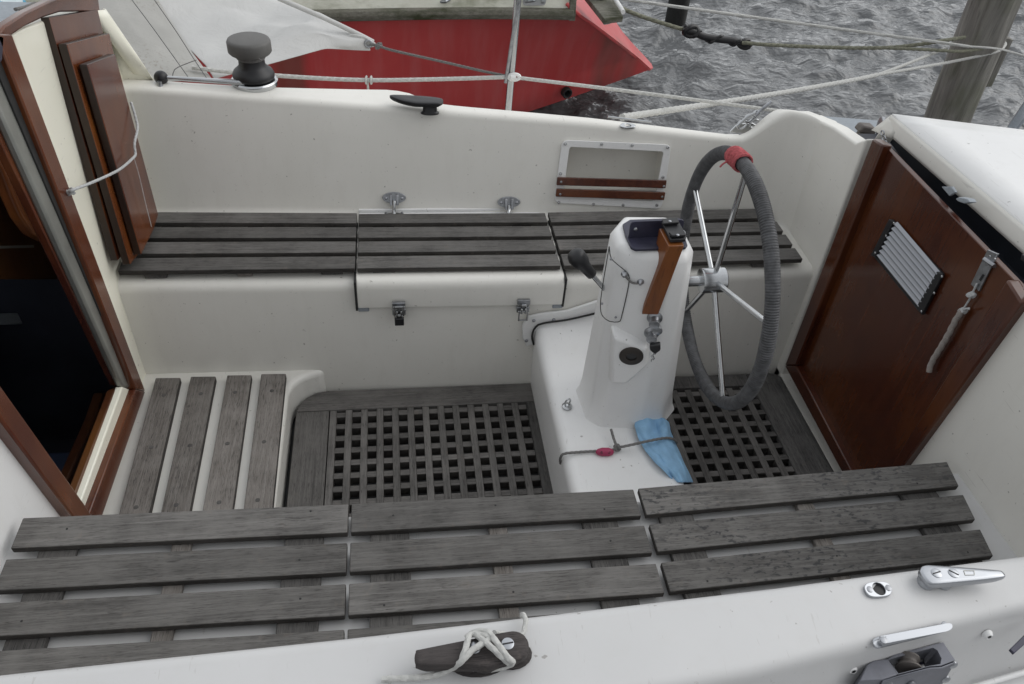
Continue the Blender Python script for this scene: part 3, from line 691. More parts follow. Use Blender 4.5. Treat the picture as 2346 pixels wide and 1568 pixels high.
m = MB(); m.prism([Px(u, v, 1.318) for u, v in [(2156, 428), (2180, 428), (2188, 441), (2174, 450)]], (.008, 0, 0)); m.prism([Px(u, v, 1.31) for u, v in [(2188, 456), (2196, 452), (2216, 456), (2222, 464), (2208, 467), (2194, 462)]], (.02, 0, 0)); m.each('hatch_bracket', DECKG, boat, bevel=.002)
m = MB(); m.prism([Px(u, v, 1.30) for u, v in [(2340, 582), (2352, 588), (2352, 604), (2336, 596)]], (.02, 0, 0)); m.build('hatch_stop', BLACK, boat, bevel=.002)
# aft cabin trunk and decks behind the bulkhead
sec = [(.62, .49), (.66, .80), (.80, .838), (1.40, .855), (1.98, .80), (2.08, .74), (2.14, .49)]
MB().ringloft([[Vector((x, y, z)) for y, z in sec] for x in (1.55, 3.4)]).build('aft_cabin_trunk', GELW, boat, bevel=.02, seg=3)
MB().ringloft([[Vector((x, y, z - (.03 if y > 1.9 else 0))) for y, z in sec] for x in (1.338, 1.552)], cap=False).build('aft_cabin_trunk', GELW, boat) if False else None
MB().box(1.50, 3.9, .0, 2.66, .40, .487).build('aft_deck', DECKG, boat, bevel=.01)
MB().box(1.52, 3.9, -.055, 2.70, -.6, .399).build('hull', GELW, boat, bevel=.02)
MB().box(-3.4, -.80, 2.24, 2.66, .38, .46).build('side_deck', DECKG, boat, bevel=.01)
MB().box(-3.4, -.83, -.05, 2.22, -.6, -.47).build('hull', GELW, boat)
MB().prism([(-3.2, .30, .46), (-3.2, .86, 1.015), (-.83, .86, 1.015), (-.83, .30, .46)], (0, 0, -.02)).build('cabin_side', GELW, boat)
# steel strip on the bulkhead's rounded top, grey side deck and fittings beyond
m = MB(); m.tube(smooth([AX(u, v, XD + .03) for u, v in [(1905, 290), (1940, 312), (1975, 340)]], .01), .005, 8); m.build('edge_track', ALU, boat)
dk = [Pz(u, v, .62) for u, v in [(1830, 262), (2030, 278), (2060, 300), (2040, 340), (1900, 330)]]
MB().prism([dk[0], dk[1], dk[2] + Vector((.8, -.4, 0)), dk[3] + Vector((.2, -.3, 0)), dk[4] + Vector((0, -.05, 0))], (0, 0, -.02)).build('side_deck', DECKG, boat)
q = Pz(2002, 305, .80); m = MB()
m.hexa([q + Vector(v) for v in [(-.05, -.02, -.03), (.05, -.05, -.03), (.055, .0, -.03), (-.045, .03, -.03)]], [q + Vector(v) for v in [(-.045, -.02, .0), (.045, -.045, -.01), (.05, .0, -.01), (-.04, .025, .0)]])
m.hexa([q + Vector(v) for v in [(-.05, .0, .0), (.0, -.015, .0), (.0, .03, .0), (-.05, .035, .0)]], [q + Vector(v) for v in [(-.042, .0, .022), (-.005, -.01, .02), (-.005, .03, .02), (-.045, .03, .022)]])
blk = m.build('deck_block', BRONZE, boat, bevel=.005)
m = MB(); m.lathe(Pz(2018, 292, .84), (1, -.3, .1), [(.026, -.006), (.03, -.004), (.03, .004), (.026, .006), (.01, .007)], 24); m.build('deck_block_wheel', STEEL_D, boat)
m = MB(); a = Px(2022, 305, 1.32)
for t in range(4): m.tube([a + Vector((0, .008 * math.cos(k) - t * .014, .006 * math.sin(k) - t * .008)) for k in np.linspace(0, 6.28, 10)], .002, 6)
m.build('chain', STEEL_D, boat)
# far handrail stanchion at the right margin
m = MB(); b_ = Pz(2318, 292, .70); m.tube([b_, b_ + (Pz(2365, 225, .95) - b_)], .014, 10); m.tube([b_ + Vector((.02, 0, 0)), Pz(2350, 270, .80)], .008, 8); m.build('deck_rail', STEEL_D, boat)

# ================================================================== pedestal, compass bracket, lever, wheel
top = [(.487, 1.470), (.487, 1.405), (.515, 1.375), (.600, 1.340), (.640, 1.352), (.666, 1.395), (.666, 1.490), (.640, 1.525), (.53, 1.53)]
bot = [(.496, 1.52), (.503, 1.415), (.535, 1.385), (.640, 1.375), (.700, 1.388), (.745, 1.435), (.748, 1.54), (.70, 1.59), (.55, 1.59)]
rings = []
for t, grow in [(0, .010), (.03, .004), (.10, 0), (.3, 0), (.6, 0), (.85, 0), (.965, 0), (.99, -.008), (1, -.018)]:
    cx_ = sum(a[0] for a in top) / 9 * t + sum(a[0] for a in bot) / 9 * (1 - t); cy_ = sum(a[1] for a in top) / 9 * t + sum(a[1] for a in bot) / 9 * (1 - t)
    rg = []
    for (a, b), (c, d) in zip(bot, top):
        x = a + (c - a) * t; y = b + (d - b) * t; l = math.hypot(x - cx_, y - cy_); x += (x - cx_) / l * grow; y += (y - cy_) / l * grow
        rg.append(Vector((x, y, .249 + (.832 - .249) * t)))
    rings.append(round_poly(rg, .009, 3))
ped = MB().ringloft(rings).build('pedestal', GELW, boat, angle=35)
def PF(u, v, d=0):
    """point on the pedestal's forward-near face"""
    t = .5
    for _ in range(6):
        a = Vector((bot[2][0] + (top[2][0] - bot[2][0]) * t, bot[2][1] + (top[2][1] - bot[2][1]) * t, .249 + .583 * t))
        b = Vector((bot[3][0] + (top[3][0] - bot[3][0]) * t, bot[3][1] + (top[3][1] - bot[3][1]) * t, .249 + .583 * t))
        up_ = Vector((top[3][0] - bot[3][0], top[3][1] - bot[3][1], .583)); nn = (b - a).cross(up_).normalized()
        if nn.y > 0: nn = -nn
        p_ = Pn(u, v, a, nn); t = max(0, min(1, (p_.z - .249) / .583))
    return p_ + nn * d, nn
def ZU(u, v): return (1220 + .4189 * u, 469 + .4189 * v)     # pixels of the enlarged crop
# moulded bulge with the round socket
bul = [ZU(430, 665), ZU(500, 690), ZU(640, 760), ZU(640, 850), ZU(520, 958), ZU(415, 955)]
pts = [PF(*q)[0] for q in bul]; nn = PF(1440, 800)[1]
topp = [PF(*q, .022)[0] for q in [ZU(450, 700), ZU(505, 715), ZU(625, 765), ZU(622, 850), ZU(515, 945), ZU(430, 945)]]
MB().ringloft([[p_ - nn * .01 for p_ in pts], pts, topp]).build('instrument_bulge', GELW, ped, bevel=.006, seg=3)
cc, _ = PF(*ZU(540, 793), .022)
so_ = MB(); so_.lathe(cc, nn, [(.0295, -.004), (.0295, .003), (.027, .005), (.013, .005), (.0125, .0015), (.001, .0015)], 36); so_.build('rubber_socket', m_plain('socket_brown', (.03, .024, .02), .6), ped)
so_ = MB(); so_.lathe(cc + nn * .0016, nn, [(.0122, -.001), (.0122, .0004), (.001, .0005)], 20); so_.build('socket_hole', BLACK, ped)
# access plate on the left flank: slightly proud outline
fa = Vector((bot[1][0], bot[1][1], .249)); fb = Vector((top[1][0], top[1][1], .832)); fc = Vector((bot[2][0], bot[2][1], .249))
acc_n = PF(1420, 600)[1]
pl_px = [ZU(420, 228), ZU(430, 290), ZU(470, 330), ZU(520, 375), ZU(527, 430), ZU(490, 600), ZU(470, 640), ZU(400, 625), ZU(372, 540)]
plate = [PF(*q, .0012)[0] for q in pl_px]
m = MB(); m.tube(smooth(plate + [plate[0]], .008), .0011, 6); m.build('access_seam', RUBBER, ped)
s = MB()
for q in [ZU(430, 297), ZU(380, 540), ZU(455, 615), ZU(780, 770), ZU(752, 938), ZU(728, 1098)]:
    p_, n_ = PF(*q, .0015); 
    if q[0] > 1500: p_ = Pn(q[0], q[1], Vector((.705, 1.41, .45)), Vector((.75, -.66, .05)).normalized()); n_ = Vector((.75, -.66, .05))
    screw(s, p_, n_, .0032, .002)
s.each('pedestal_screw', STEEL_D, ped)
# strap with two studs
m = MB(); qa = [PF(*ZU(*q), .006)[0] for q in [(503, 378), (525, 400), (545, 418), (570, 423), (592, 418)]]; m.tube(smooth(qa, .004), .0026, 8)
strap = m.build('bungee_strap', ROPEG, ped); s = MB(); n_ = acc_n
for q in [(503, 378), (592, 420)]: s.lathe(PF(*ZU(*q), 0)[0], n_, [(.0078, 0), (.0078, .004), (.004, .009), (.003, .012), (.001, .012)], 16)
s.each('strap_stud', STEEL_D, ped)
# two round metal fittings, one with a black tap and chain
for i, (q, q2) in enumerate([(ZU(668, 618), ZU(683, 655)), (ZU(652, 700), ZU(668, 735))]):
    p_, n_ = PF(*q, 0); s = MB(); s.lathe(p_, n_, [(.0185, -.004), (.0185, .003), (.012, .008), (.011, .018), (.0125, .02), (.0125, .026), (.004, .028)], 28)
    s.build('switch_fitting', STEEL_D, ped)
    p_, n_ = PF(*q2, .020)
    if i == 0:
        s = MB(); s.lathe(p_, n_, [(.011, -.006), (.0125, 0), (.0125, .004), (.004, .007)], 20); s.build('switch_knob', STEEL_D, ped)
    else:
        s = MB(); a = Vector((1, 0, 0)); s.prism([p_ + Vector(v) for v in [(-.014, 0, .008), (.012, 0, .012), (.015, -.004, -.006), (.002, -.006, -.016), (-.012, -.004, -.004)]], n_ * .012); s.build('switch_cover', BLACK, ped, bevel=.003)
        s = MB(); b_ = PF(*ZU(665, 770), .022)[0]
        for k in range(7):
            cpt = b_ + Vector((.003 * math.sin(k * 1.7), -.001, -.0045 * k)); s.tube([cpt + Vector((.0032 * math.cos(t) * (1 if k % 2 else .3), .0032 * math.cos(t) * (.3 if k % 2 else 1), .0036 * math.sin(t))) for t in np.linspace(0, 6.28, 9)], .0009, 5)
        s.build('bead_chain', STEEL, ped)
# compass bracket on top
zp = .834
br = [Pz(*ZU(*q), zp) for q in [(490, 120), (530, 95), (800, 85), (845, 235), (835, 248), (560, 258), (535, 245), (505, 180)]]
brk = MB().prism(br, (0, 0, .007)).build('compass_bracket', NAVY, ped, bevel=.002)
A_ = Pz(*ZU(525, 183), zp + .007); B_ = Pz(*ZU(815, 170), zp + .007); 
A_.y += .0; upv = Vector((0, .004, .040))
bpts = [A_ + upv * f + (B_ - A_) * g for g, f in [(0, 0), (1, 0), (1.0, 1)]] + [A_ + upv]
MB().prism(round_poly([bpts[0], bpts[1], bpts[2], bpts[3]], [.001, .001, .010, .010], 4), (0, .005, 0)).build('bracket_upright', NAVY, brk, bevel=.0015)
s = MB(); screw(s, A_.lerp(B_, .10) + upv * .55 + Vector((0, -.001, 0)), (0, -1, .1), .0045, .003); 
s.lathe(A_.lerp(B_, .98) + upv * .35 + Vector((0, -.012, 0)), (0, -1, .3), [(.006, -.01), (.006, 0), (.004, .006), (.001, .007)], 14); s.each('bracket_screw', STEEL_D, brk)
# folded wooden arm with black head
t1 = [Px(*ZU(*q), .59) for q in [(690, 130), (745, 205), (690, 588), (595, 586)]]
def AR(u, v, d): p_, n_ = PF(*ZU(u, v), d); return p_
f_b = [AR(680, 150, .012), AR(755, 225, .012), AR(688, 588, .004), AR(596, 585, .004)]
f_t = [AR(700, 120, .055), AR(800, 225, .055), AR(712, 560, .020), AR(622, 560, .020)]
# head of the arm stands just above the bracket
W0 = Vector((.612, 1.365, .878)); 
arm = MB(); ttop = [Pz(*ZU(*q), .875) for q in [(692, 130), (800, 130), (830, 225), (745, 228)]]
tbot = [PF(*ZU(*q), d)[0] for q, d in [((605, 560), .002), ((640, 540), .002), ((690, 588), .010), ((596, 586), .010)]]
arm.ringloft([[ttop[0], ttop[1], ttop[2], ttop[3]], [tbot[0], tbot[1], tbot[2], tbot[3]]])
armo = arm.build('instrument_arm', MAH_O, ped, bevel=.002)
hd = [Pz(*ZU(*q), .878) for q in [(703, 112), (795, 105), (838, 185), (835, 205), (752, 210)]]
MB().prism(hd, (0, 0, .008)).build('arm_head', BLACK, armo, bevel=.0015)
hd = [Pz(*ZU(*q), .888) for q in [(708, 88), (790, 82), (800, 108), (712, 116)]]
MB().prism(hd, (0, 0, .006)).each('arm_cap', BLACK, armo, bevel=.0015)
hd = [Pz(*ZU(*q), .888) for q in [(742, 160), (828, 155), (836, 178), (760, 182)]]
MB().prism(hd, (0, 0, .006)).each('arm_cap', BLACK, armo, bevel=.0015)
s = MB(); screw(s, Pz(*ZU(752, 92), .894), (0, 0, 1), .0035, .002); screw(s, Pz(*ZU(795, 167), .894), (0, 0, 1), .0035, .002); s.each('cap_screw', ALU, armo)
# gear lever
k0 = Py(1322, 590, 1.45); k1 = Py(1356, 630, 1.45); k2 = Py(1384, 662, 1.45)
lev = MB(); lev.tube([k1.lerp(k0, .1), k2], .006, 10); lev = lev.build('gear_lever', STEEL, ped)
m = MB(); m.tube([k0 + (k0 - k1) * .28, k0 + (k0 - k1) * .2, k0 + (k0 - k1) * .05, k0 + (k1 - k0) * .25, k0 + (k1 - k0) * .5, k0 + (k1 - k0) * .8, k1, k1 + (k1 - k0) * .05], [.009, .018, .0225, .021, .015, .0135, .0125, .008], 20); m.build('lever_knob', BLACK, lev, angle=70)
# ---- wheel
WC = Vector((.7772, 1.440, .6963)); tilt, yaw, RW, ph, dish = .05177, -.0266, .3023, 5.979, .0156
wn = Vector((math.cos(tilt) * math.cos(yaw), math.cos(tilt) * math.sin(yaw), math.sin(tilt)))
wu = wn.cross(Vector((0, 0, 1))).normalized(); wv = wu.cross(wn)
wheel = empty('steering_wheel', WC); wheel.parent = boat; wheel.location = WC - WL[boat.name]
def wp_(a, r=RW): return WC + wu * (r * math.cos(a)) + wv * (r * math.sin(a))
# radius signs as fitted: angles run the other way
def wang(k): return math.pi + ph - k * 2 * math.pi / 5
NR = 2000
rg = []
for i in range(NR):
    a = 2 * math.pi * i / NR; c = wp_(a); er = (c - WC).normalized(); rr = .0162 + (.0007 + .0004 * math.sin(i * .021)) * math.cos(i / NR * 2 * math.pi * 330 + .8 * math.sin(i * .05)) + .0004 * math.sin(i * .033)
    rg.append([c + (er * math.cos(b) + wn * math.sin(b)) * rr for b in [2 * math.pi * k / 14 for k in range(14)]])
rg.append(rg[0]); MB().ringloft(rg, cap=False).build('rim_grip', GRIPM, wheel, angle=80)
hub = WC - wn * dish
m = MB(); m.lathe(hub, wn, [(.012, -.036), (.030, -.034), (.031, -.030), (.031, .024), (.029, .026), (.012, .027), (.001, .027)], 40); hubo = m.build('wheel_hub', STEEL, wheel)
m = MB(); m.tube([hub - wn * .035, hub - wn * .12], .013, 20); m.build('wheel_shaft', STEEL, wheel)
for k in range(5):
    a = wang(k); m = MB(); m.tube([WC - wn * dish + (wp_(a) - WC) * .085, wp_(a, RW - .010)], .0068, 16); m.build('spoke', STEEL, wheel)
# red yarn
a0y = math.atan2((Py(1695, 360, WC.y + .2) - WC).dot(wv), (Py(1695, 360, WC.y + .2) - WC).dot(wu))
best = min(np.linspace(0, 6.28, 629), key=lambda a: (lambda s2: (s2[0] - 1695) ** 2 + (s2[1] - 362) ** 2)(((lambda v: (CX + FPX * v.x / v.z, CY + FPX * v.y / v.z))(RM.transposed() @ (wp_(a) - O)))))
m = MB(); pts = []
for i in range(900):
    t = i / 900; tt = abs(((t * 5) % 2) - 1); a = best + (tt - .5) * .20 + random.uniform(-.004, .004); c = wp_(a); er = (c - WC).normalized(); b = i * .42; rr = .0185 + .003 * t + random.uniform(0, .0012)
    pts.append(c + (er * math.cos(b) + wn * math.sin(b)) * rr)
m.tube(pts, .0016, 5)
c = wp_(best + .10); m.tube(smooth([c + Vector((-.01, -.02, .0)), c + Vector((-.03, -.025, -.005)), c + Vector((-.035, -.02, -.018))], .004), .0022, 5)
m.build('yarn_binding', YARN, label='red yarn wound round the top of the steering wheel rim', cat='yarn')

# ================================================================== cloth, cord, clip on the bridge
cp = [(1462, 958, .252), (1490, 955, .258), (1520, 960, .262), (1540, 985, .258)]
cl = MB()
rows = [[(1459, 958), (1480, 954), (1502, 959), (1520, 958), (1532, 968)], [(1453, 975), (1478, 985), (1505, 980), (1525, 972), (1536, 985)], [(1462, 1005), (1485, 1005), (1510, 1003), (1530, 1000), (1543, 1007)],
        [(1477, 1032), (1500, 1030), (1525, 1028), (1545, 1026), (1556, 1036)], [(1500, 1060), (1518, 1056), (1538, 1052), (1555, 1050), (1567, 1062)], [(1524, 1082), (1540, 1078), (1553, 1074), (1566, 1072), (1578, 1084)], [(1545, 1106), (1556, 1106), (1566, 1106), (1577, 1106), (1588, 1106)]]
zz = [[.262, .272, .270, .268, .258], [.258, .276, .262, .274, .255], [.256, .268, .262, .266, .235], [.255, .265, .264, .262, .215], [.254, .262, .262, .256, .19], [.25, .262, .258, .24, .17], [.235, .25, .24, .21, .15]]
def clf(s_, t):
    a = s_ * 6; b = t * 4; i = min(5, int(a)); j = min(3, int(b)); fa_, fb_ = a - i, b - j
    def g(T, k): return (T[i][j][k] if k is not None else T[i][j]) * (1 - fa_) * (1 - fb_) + (T[i + 1][j][k] if k is not None else T[i + 1][j]) * fa_ * (1 - fb_) + (T[i][j + 1][k] if k is not None else T[i][j + 1]) * (1 - fa_) * fb_ + (T[i + 1][j + 1][k] if k is not None else T[i + 1][j + 1]) * fa_ * fb_
    z = g(zz, None) + .005 * math.sin(a * 1.6 + b * 1.9) + .009 * abs(math.sin(b * 1.5 + a * .45)) ** .6 * min(1, 4 * s_ + .3) + .0015 * math.sin(b * 7 - a * 2) - (.006 if t > .93 else 0)
    return Pz(g(rows, 0), g(rows, 1), z)
cl.grid(clf, 36, 24); cl.build('cleaning_cloth', CYAN, label='light blue cleaning cloth tucked under grey cord beside the pedestal foot', cat='cloth', solid=.004, subsurf=1)
cd = empty('cord_with_clip', Pz(1400, 1030, .252), 'thin grey cord with pink plastic clip stretched over the bridge and blue cloth', 'cord')
m = MB(); m.rope([Pz(1284, 1062, .20), Pz(1284, 1050, .235), Pz(1293, 1040, .255), Pz(1330, 1036, .257), Pz(1366, 1034, .257)], .0036)
m.rope([Pz(1402, 1032, .258), Pz(1416, 1026, .264), Pz(1440, 1021, .272), Pz(1480, 1012, .284), Pz(1510, 1006, .287), Pz(1530, 1004, .284), Pz(1543, 1007, .270), Pz(1551, 1014, .235)], .0036)
kk = Pz(1414, 1026, .263)
for a in range(3): m.rope([kk + Vector((.006 * math.cos(t + a), .006 * math.sin(t * 1.1), .005 * math.sin(t + a))) for t in np.linspace(0, 5.8, 9)], .0034)
m.rope([kk, Pz(1406, 1005, .268), Pz(1400, 984, .275)], .0036); m.build('cord', ROPEG, cd)
c0 = Pz(1365, 1036, .258); c1 = Pz(1406, 1036, .258); m = MB(); m.tube([c0, c0.lerp(c1, .1), c0.lerp(c1, .35), c0.lerp(c1, .7), c0.lerp(c1, .92), c1], [.003, .008, .0115, .0115, .008, .003], 16); clip = m.build('clip', PINK, cd, angle=70)
m = MB()
for f in (.28, .68): m.lathe(c0.lerp(c1, f) + Vector((0, -.007, .0065)), (0, -.6, .8), [(.004, -.001), (.004, .0016), (.0005, .0018)], 12)
m.each('clip_hole', m_plain('clip_shadow_pink', (.12, .012, .035), .5), clip)

# ================================================================== hardware on the coamings
# winch
wb = Pz(584, 190, .793); wx = wb
win = empty('winch', wb); win.parent = boat; win.location = wb - WL[boat.name]
MB().lathe(wb, (0, 0, 1), [(.066, -.004), (.068, 0), (.068, .010), (.064, .014), (.05, .015)], 40).build('winch_base', STEEL, win)
MB().lathe(wb, (0, 0, 1), [(.056, .015), (.0605, .021), (.061, .028), (.056, .038), (.044, .048), (.038, .056), (.037, .078), (.039, .090), (.03, .091)], 40).build('winch_drum', BLACK, win, angle=60)
MB().lathe(wb, (0, 0, 1), [(.038, .088), (.058, .092), (.062, .097), (.062, .124), (.059, .130), (.052, .133), (.001, .130)], 44).build('winch_cap', CAPG, win, angle=50)
m = MB()
for k in range(3): m.tube([wb + Vector((.0395 * math.cos(a), .0395 * math.sin(a), .078 + .004 * k + .001 * math.sin(a))) for a in np.linspace(0, 6.4, 40)], .0022, 6)
m.tube(smooth([wb + Vector((.02, -.040, .086)), wb + Vector((.03, -.052, .094)), wb + Vector((.036, -.05, .088))], .004), .0022, 6); m.build('winch_line', ROPEG, win)
bp_ = Pz(369, 178, .822)
m = MB(); m.tube([wb + Vector((-.02, -.03, .022)), Pz(560, 190, .812), bp_], [.008, .0085, .006], 14); hnd = m.build('winch_handle', STEEL, win)
m = MB(); m.ball(bp_, .0195, 14); m.build('handle_knob', BLACK, hnd)
m = MB(); m.lathe(Pz(368, 199, .805) - Vector((0, 0, .004)), (0, 0, 1), [(.013, 0), (.009, .003), (.006, .012), (.006, .02)], 14); m.build('handle_rest', STEEL_D, boat)

def cleat(out_px, zf, th, mat, name, feet, label, rnd=.004, scr=()):
    pts = [Pz(u, v, zf) for u, v in out_px]; m = MB()
    pts = smooth(pts + [pts[0]], .004)[:-1]; c = sum(pts, Vector()) / len(pts)
    r0 = [c + (p_ - c) * .90 - Vector((0, 0, th)) for p_ in pts]; r1 = [p_ - Vector((0, 0, th * .6)) for p_ in pts]; r2 = [p_ - Vector((0, 0, th * .2)) for p_ in pts]; r3 = [c + (p_ - c) * .93 for p_ in pts]
    r25 = [c + (p_ - c) * .985 - Vector((0, 0, th * .07)) for p_ in pts]; r35 = [c + (p_ - c) * .5 for p_ in pts]
    m.ringloft([r0, r1, r2, r25, r3, r35]); root = m.build(name, mat, boat, angle=70, label=label)
    for (u, v, rx, ry) in feet:
        f = Pz(u, v, zf - th * .8); z0 = zt(f.x) - .004; mm = MB()
        mm.ringloft([[Vector((f.x + rx * s_ * math.cos(a), f.y + ry * s_ * math.sin(a), z)) for a in np.linspace(0, 2 * math.pi, 20, endpoint=False)] for s_, z in [(1.15, z0), (1.15, z0 + .004), (.9, z0 + .008), (.85, zf - th * .6)]])
        mm.build('cleat_foot', mat, root)
    s = MB(); g = MB()
    for (u, v, ang) in scr:
        f = Pz(u, v, zf); s.lathe(f, (0, 0, 1), [(.0085, -.002), (.0085, .0008), (.007, .0014), (.001, .0016)], 20)
        d = Vector((math.cos(ang), math.sin(ang), 0)); n_ = Vector((-d.y, d.x, 0)); g.prism([f + d * .0075 + n_ * .0009, f - d * .0075 + n_ * .0009, f - d * .0075 - n_ * .0009, f + d * .0075 - n_ * .0009], (0, 0, .0022))
    if scr: s.each('cleat_screw', ALU, root); g.each('screw_slot', BLACK, root)
    return root
def U1(u, v): return (844.6 + .4 * u, 1032.2 + .4 * v)
z1 = zt(0) + .036
cleat([U1(*q) for q in [(262, 1178), (270, 1145), (300, 1135), (560, 1083), (780, 1038), (850, 1033), (900, 1060), (920, 1115), (905, 1165), (850, 1197), (760, 1215), (690, 1240), (600, 1228), (300, 1226), (272, 1208)]], z1, .024, WOODC, 'jam_cleat', [(1100, 1498, .035, .018), (1175, 1480, .025, .018)],
      'dark weathered wooden cleat wrapped with white rope on the near coaming', scr=[(*U1(797, 1108), 0.1), (*U1(607, 1130), 0.1)])
def U2(u, v): return (1914.3 + .1921 * u, 1266.8 + .1921 * v)
z2 = zt(1.0) + .034
al = cleat([U2(*q) for q in [(1008, 215), (1025, 165), (1080, 143), (1250, 150), (1600, 175), (1900, 200), (1990, 213), (2032, 258), (2010, 285), (1800, 315), (1500, 345), (1200, 370), (1110, 352), (1040, 275)]], z2, .016, ALU, 'jam_cleat', [(2128, 1326, .013, .012), (2171, 1330, .010, .008)],
      'polished aluminium cleat with two slotted screws on the near coaming', scr=[(*U2(1202, 243), .2), (*U2(1406, 243), -.7)])
fr = [Pz(*U2(*q), z2 + .0004) for q in [(1525, 210), (1655, 212), (1660, 266), (1545, 268)]]; fi = [Pz(*U2(*q), z2 + .0004) for q in [(1531, 215), (1650, 217), (1654, 261), (1550, 263)]]
frame_pts(fr, fi, (0, 0, .0004)).build('maker_plate_edge', ALU_D, al)
# far black cleat
z3 = zt(.1) + .035
def U3(u, v): return ((700 + u / 2.8) * .9384, v / 2.8 * .9384)
cleat([U3(*q) for q in [(708, 658), (720, 646), (900, 654), (1000, 662), (1060, 672), (1070, 690), (1050, 706), (1010, 708), (900, 706), (860, 702), (780, 685)]], z3, .014, BLACK, 'jam_cleat', [(985, 240, .024, .012)],
      'black cleat on top of the far coaming')
def NT(u, v, h=0):
    """point on the near coaming's sloping top"""
    z = .73
    for _ in range(10):
        p_ = Pz(u, v, z); pr = near_prof(p_.x); t = (p_.y - pr[3][0]) / (pr[4][0] - pr[3][0]); z = pr[3][1] + (pr[4][1] - pr[3][1]) * max(0, min(1, t))
    return Pz(u, v, z) + Vector((0, 0, h))
# oval fairlead (near) with hole and two screws
def oval(px, z, th, mat, name, label, hole, scr, par):
    G = (lambda u, v, h=0: NT(u, v, h - .0005)) if z is None else (lambda u, v, h=0: Pz(u, v, z + h))
    pts = round_poly([G(u, v) for u, v in px], .008, 4); c = G(*hole)
    hr = .0105; ho = []
    N = len(pts)
    for p_ in pts: d = (p_ - c).normalized(); ho.append(c + d * hr)
    root = frame_pts(pts, ho, (0, 0, th)).build(name, mat, par, bevel=.0012, label=label)
    m = MB(); m.lathe(c, (0, 0, 1), [(hr * .98, .0005), (hr * .98, .0015), (.001, .0016)], 24); m.build('fairlead_hole', BLACK, root)
    s = MB()
    for u, v in scr: screw(s, G(u, v, th), (0, 0, 1), .0055, .0012)
    s.each('fairlead_screw', STEEL_D, root); return root
fl_near = oval([U2(*q) for q in [(322, 440), (345, 388), (420, 366), (570, 362), (635, 395), (664, 468), (640, 525), (560, 545), (430, 550), (365, 520)]], None, .006, ALU, 'fairlead', 'polished oval fairlead plate with round hole on the near coaming', U2(505, 450), [U2(392, 457), U2(612, 440)], boat)
ff_ = zt(.76)
oval([(1418, 292), (1424, 285), (1444, 285), (1457, 290), (1455, 295), (1430, 296)], ff_, .005, STEEL, 'fairlead', 'small oval fairlead on the far coaming above the storage pocket', (1438, 290.5), [], boat)
m = MB(); m.tube([Pz(1392, 268, zt(.7) + .001), Pz(1492, 280, zt(.8) + .001)], .0035, 10); m.build('chafe_strip', STEEL, boat)
# chafe strip near
sa = [NT(*U2(*q), -.001) for q in [(440, 1090), (470, 1048), (1270, 850), (1335, 855), (1352, 900), (1320, 940), (500, 1145), (455, 1130)]]
cs_ = round_poly(sa, .008, 3); cc_ = sum(cs_, Vector()) / len(cs_)
chs = MB().ringloft([cs_, [p_ + Vector((0, 0, .004)) for p_ in cs_], [cc_ + Vector(((p_ - cc_).x * .985, (p_ - cc_).y * .985, .0075)) + (Vector((0, (.004 if p_.y < cc_.y else -.004), 0))) for p_ in cs_]]).build('chafe_strip', ALU, boat, bevel=.001, label='long polished strip on the near coaming edge above the grey block')
s = MB()
for q in [(550, 1075), (1280, 895)]: screw(s, NT(*U2(*q), .0085), (0, 0, 1), .006, .0015)
s.each('strip_screw', STEEL_D, chs)
# turning block on the outer face
zb = .672
def ZB(u, v, z=zb): return Pz(*U2(u, v), z)
blk = empty('turning_block', ZB(900, 1300, .6)); blk.parent = boat; blk.location = WL[blk.name] - WL[boat.name]
O_ = [(430, 1285), (1165, 1095), (1285, 1066), (1428, 1280), (1250, 1350), (740, 1448), (560, 1510), (290, 1510), (370, 1335)]
H_ = [(628, 1278), (1165, 1132), (1200, 1140), (1262, 1245), (1255, 1325), (745, 1440)]
out_ = [(628, 1262), (700, 1215), (1165, 1095), (1285, 1066), (1428, 1280), (1260, 1345), (1120, 1355), (745, 1452)]
inn_ = [(628, 1278), (760, 1238), (1165, 1132), (1215, 1165), (1262, 1260), (1250, 1325), (1120, 1345), (745, 1440)]
frame_pts([ZB(*q) for q in out_], [ZB(*q) for q in inn_], (0, 0, -.05)).build('block_body', CAST, blk, bevel=.002)
MB().prism([ZB(*q) for q in [(628, 1262), (745, 1452), (560, 1515), (285, 1530), (375, 1335), (450, 1285)]], (0, 0, -.055)).build('block_cheek', CAST, blk, bevel=.0015)
MB().prism([ZB(*q, zb - .045) for q in [(640, 1274), (1240, 1118), (1310, 1240), (770, 1425)]], (0, 0, -.006)).build('block_floor', NAVY, blk)
fc = [p_ + Vector((0, -.0025, -.0015)) for p_ in (ZB(560, 1512), ZB(745, 1453), ZB(1120, 1357), ZB(1260, 1347), ZB(1426, 1284))]
MB().ringloft([[p_ for p_ in fc] + [p_ + Vector((.006, -.006, -.075)) for p_ in fc[::-1]], [p_ + Vector((0, .002, 0)) for p_ in fc] + [p_ + Vector((.006, -.002, -.075)) for p_ in fc[::-1]]]).build('block_face', CAST, blk, bevel=.001)
sc_ = ZB(860, 1330, zb - .016); m = MB(); axd = (ZB(1200, 1320) - ZB(1165, 1120)).normalized()
m.lathe(ZB(850, 1250, zb - .014), axd, [(.008, -.002), (.0185, 0), (.019, .003), (.0145, .006), (.0130, .009), (.0145, .012), (.019, .016), (.019, .019), (.008, .020)], 40); m.build('sheave', BRONZE, blk, angle=60)
s = MB()
for q, zc in [((610, 1535), .655), ((885, 1545), .640), ((1385, 1310), .66), ((1300, 1480), .62)]: screw(s, Pz(*U2(*q), zc) + Vector((0, -.004, 0)), (0, -1, .15), .0075, .003)
s.each('block_screw', STEEL_D, blk)
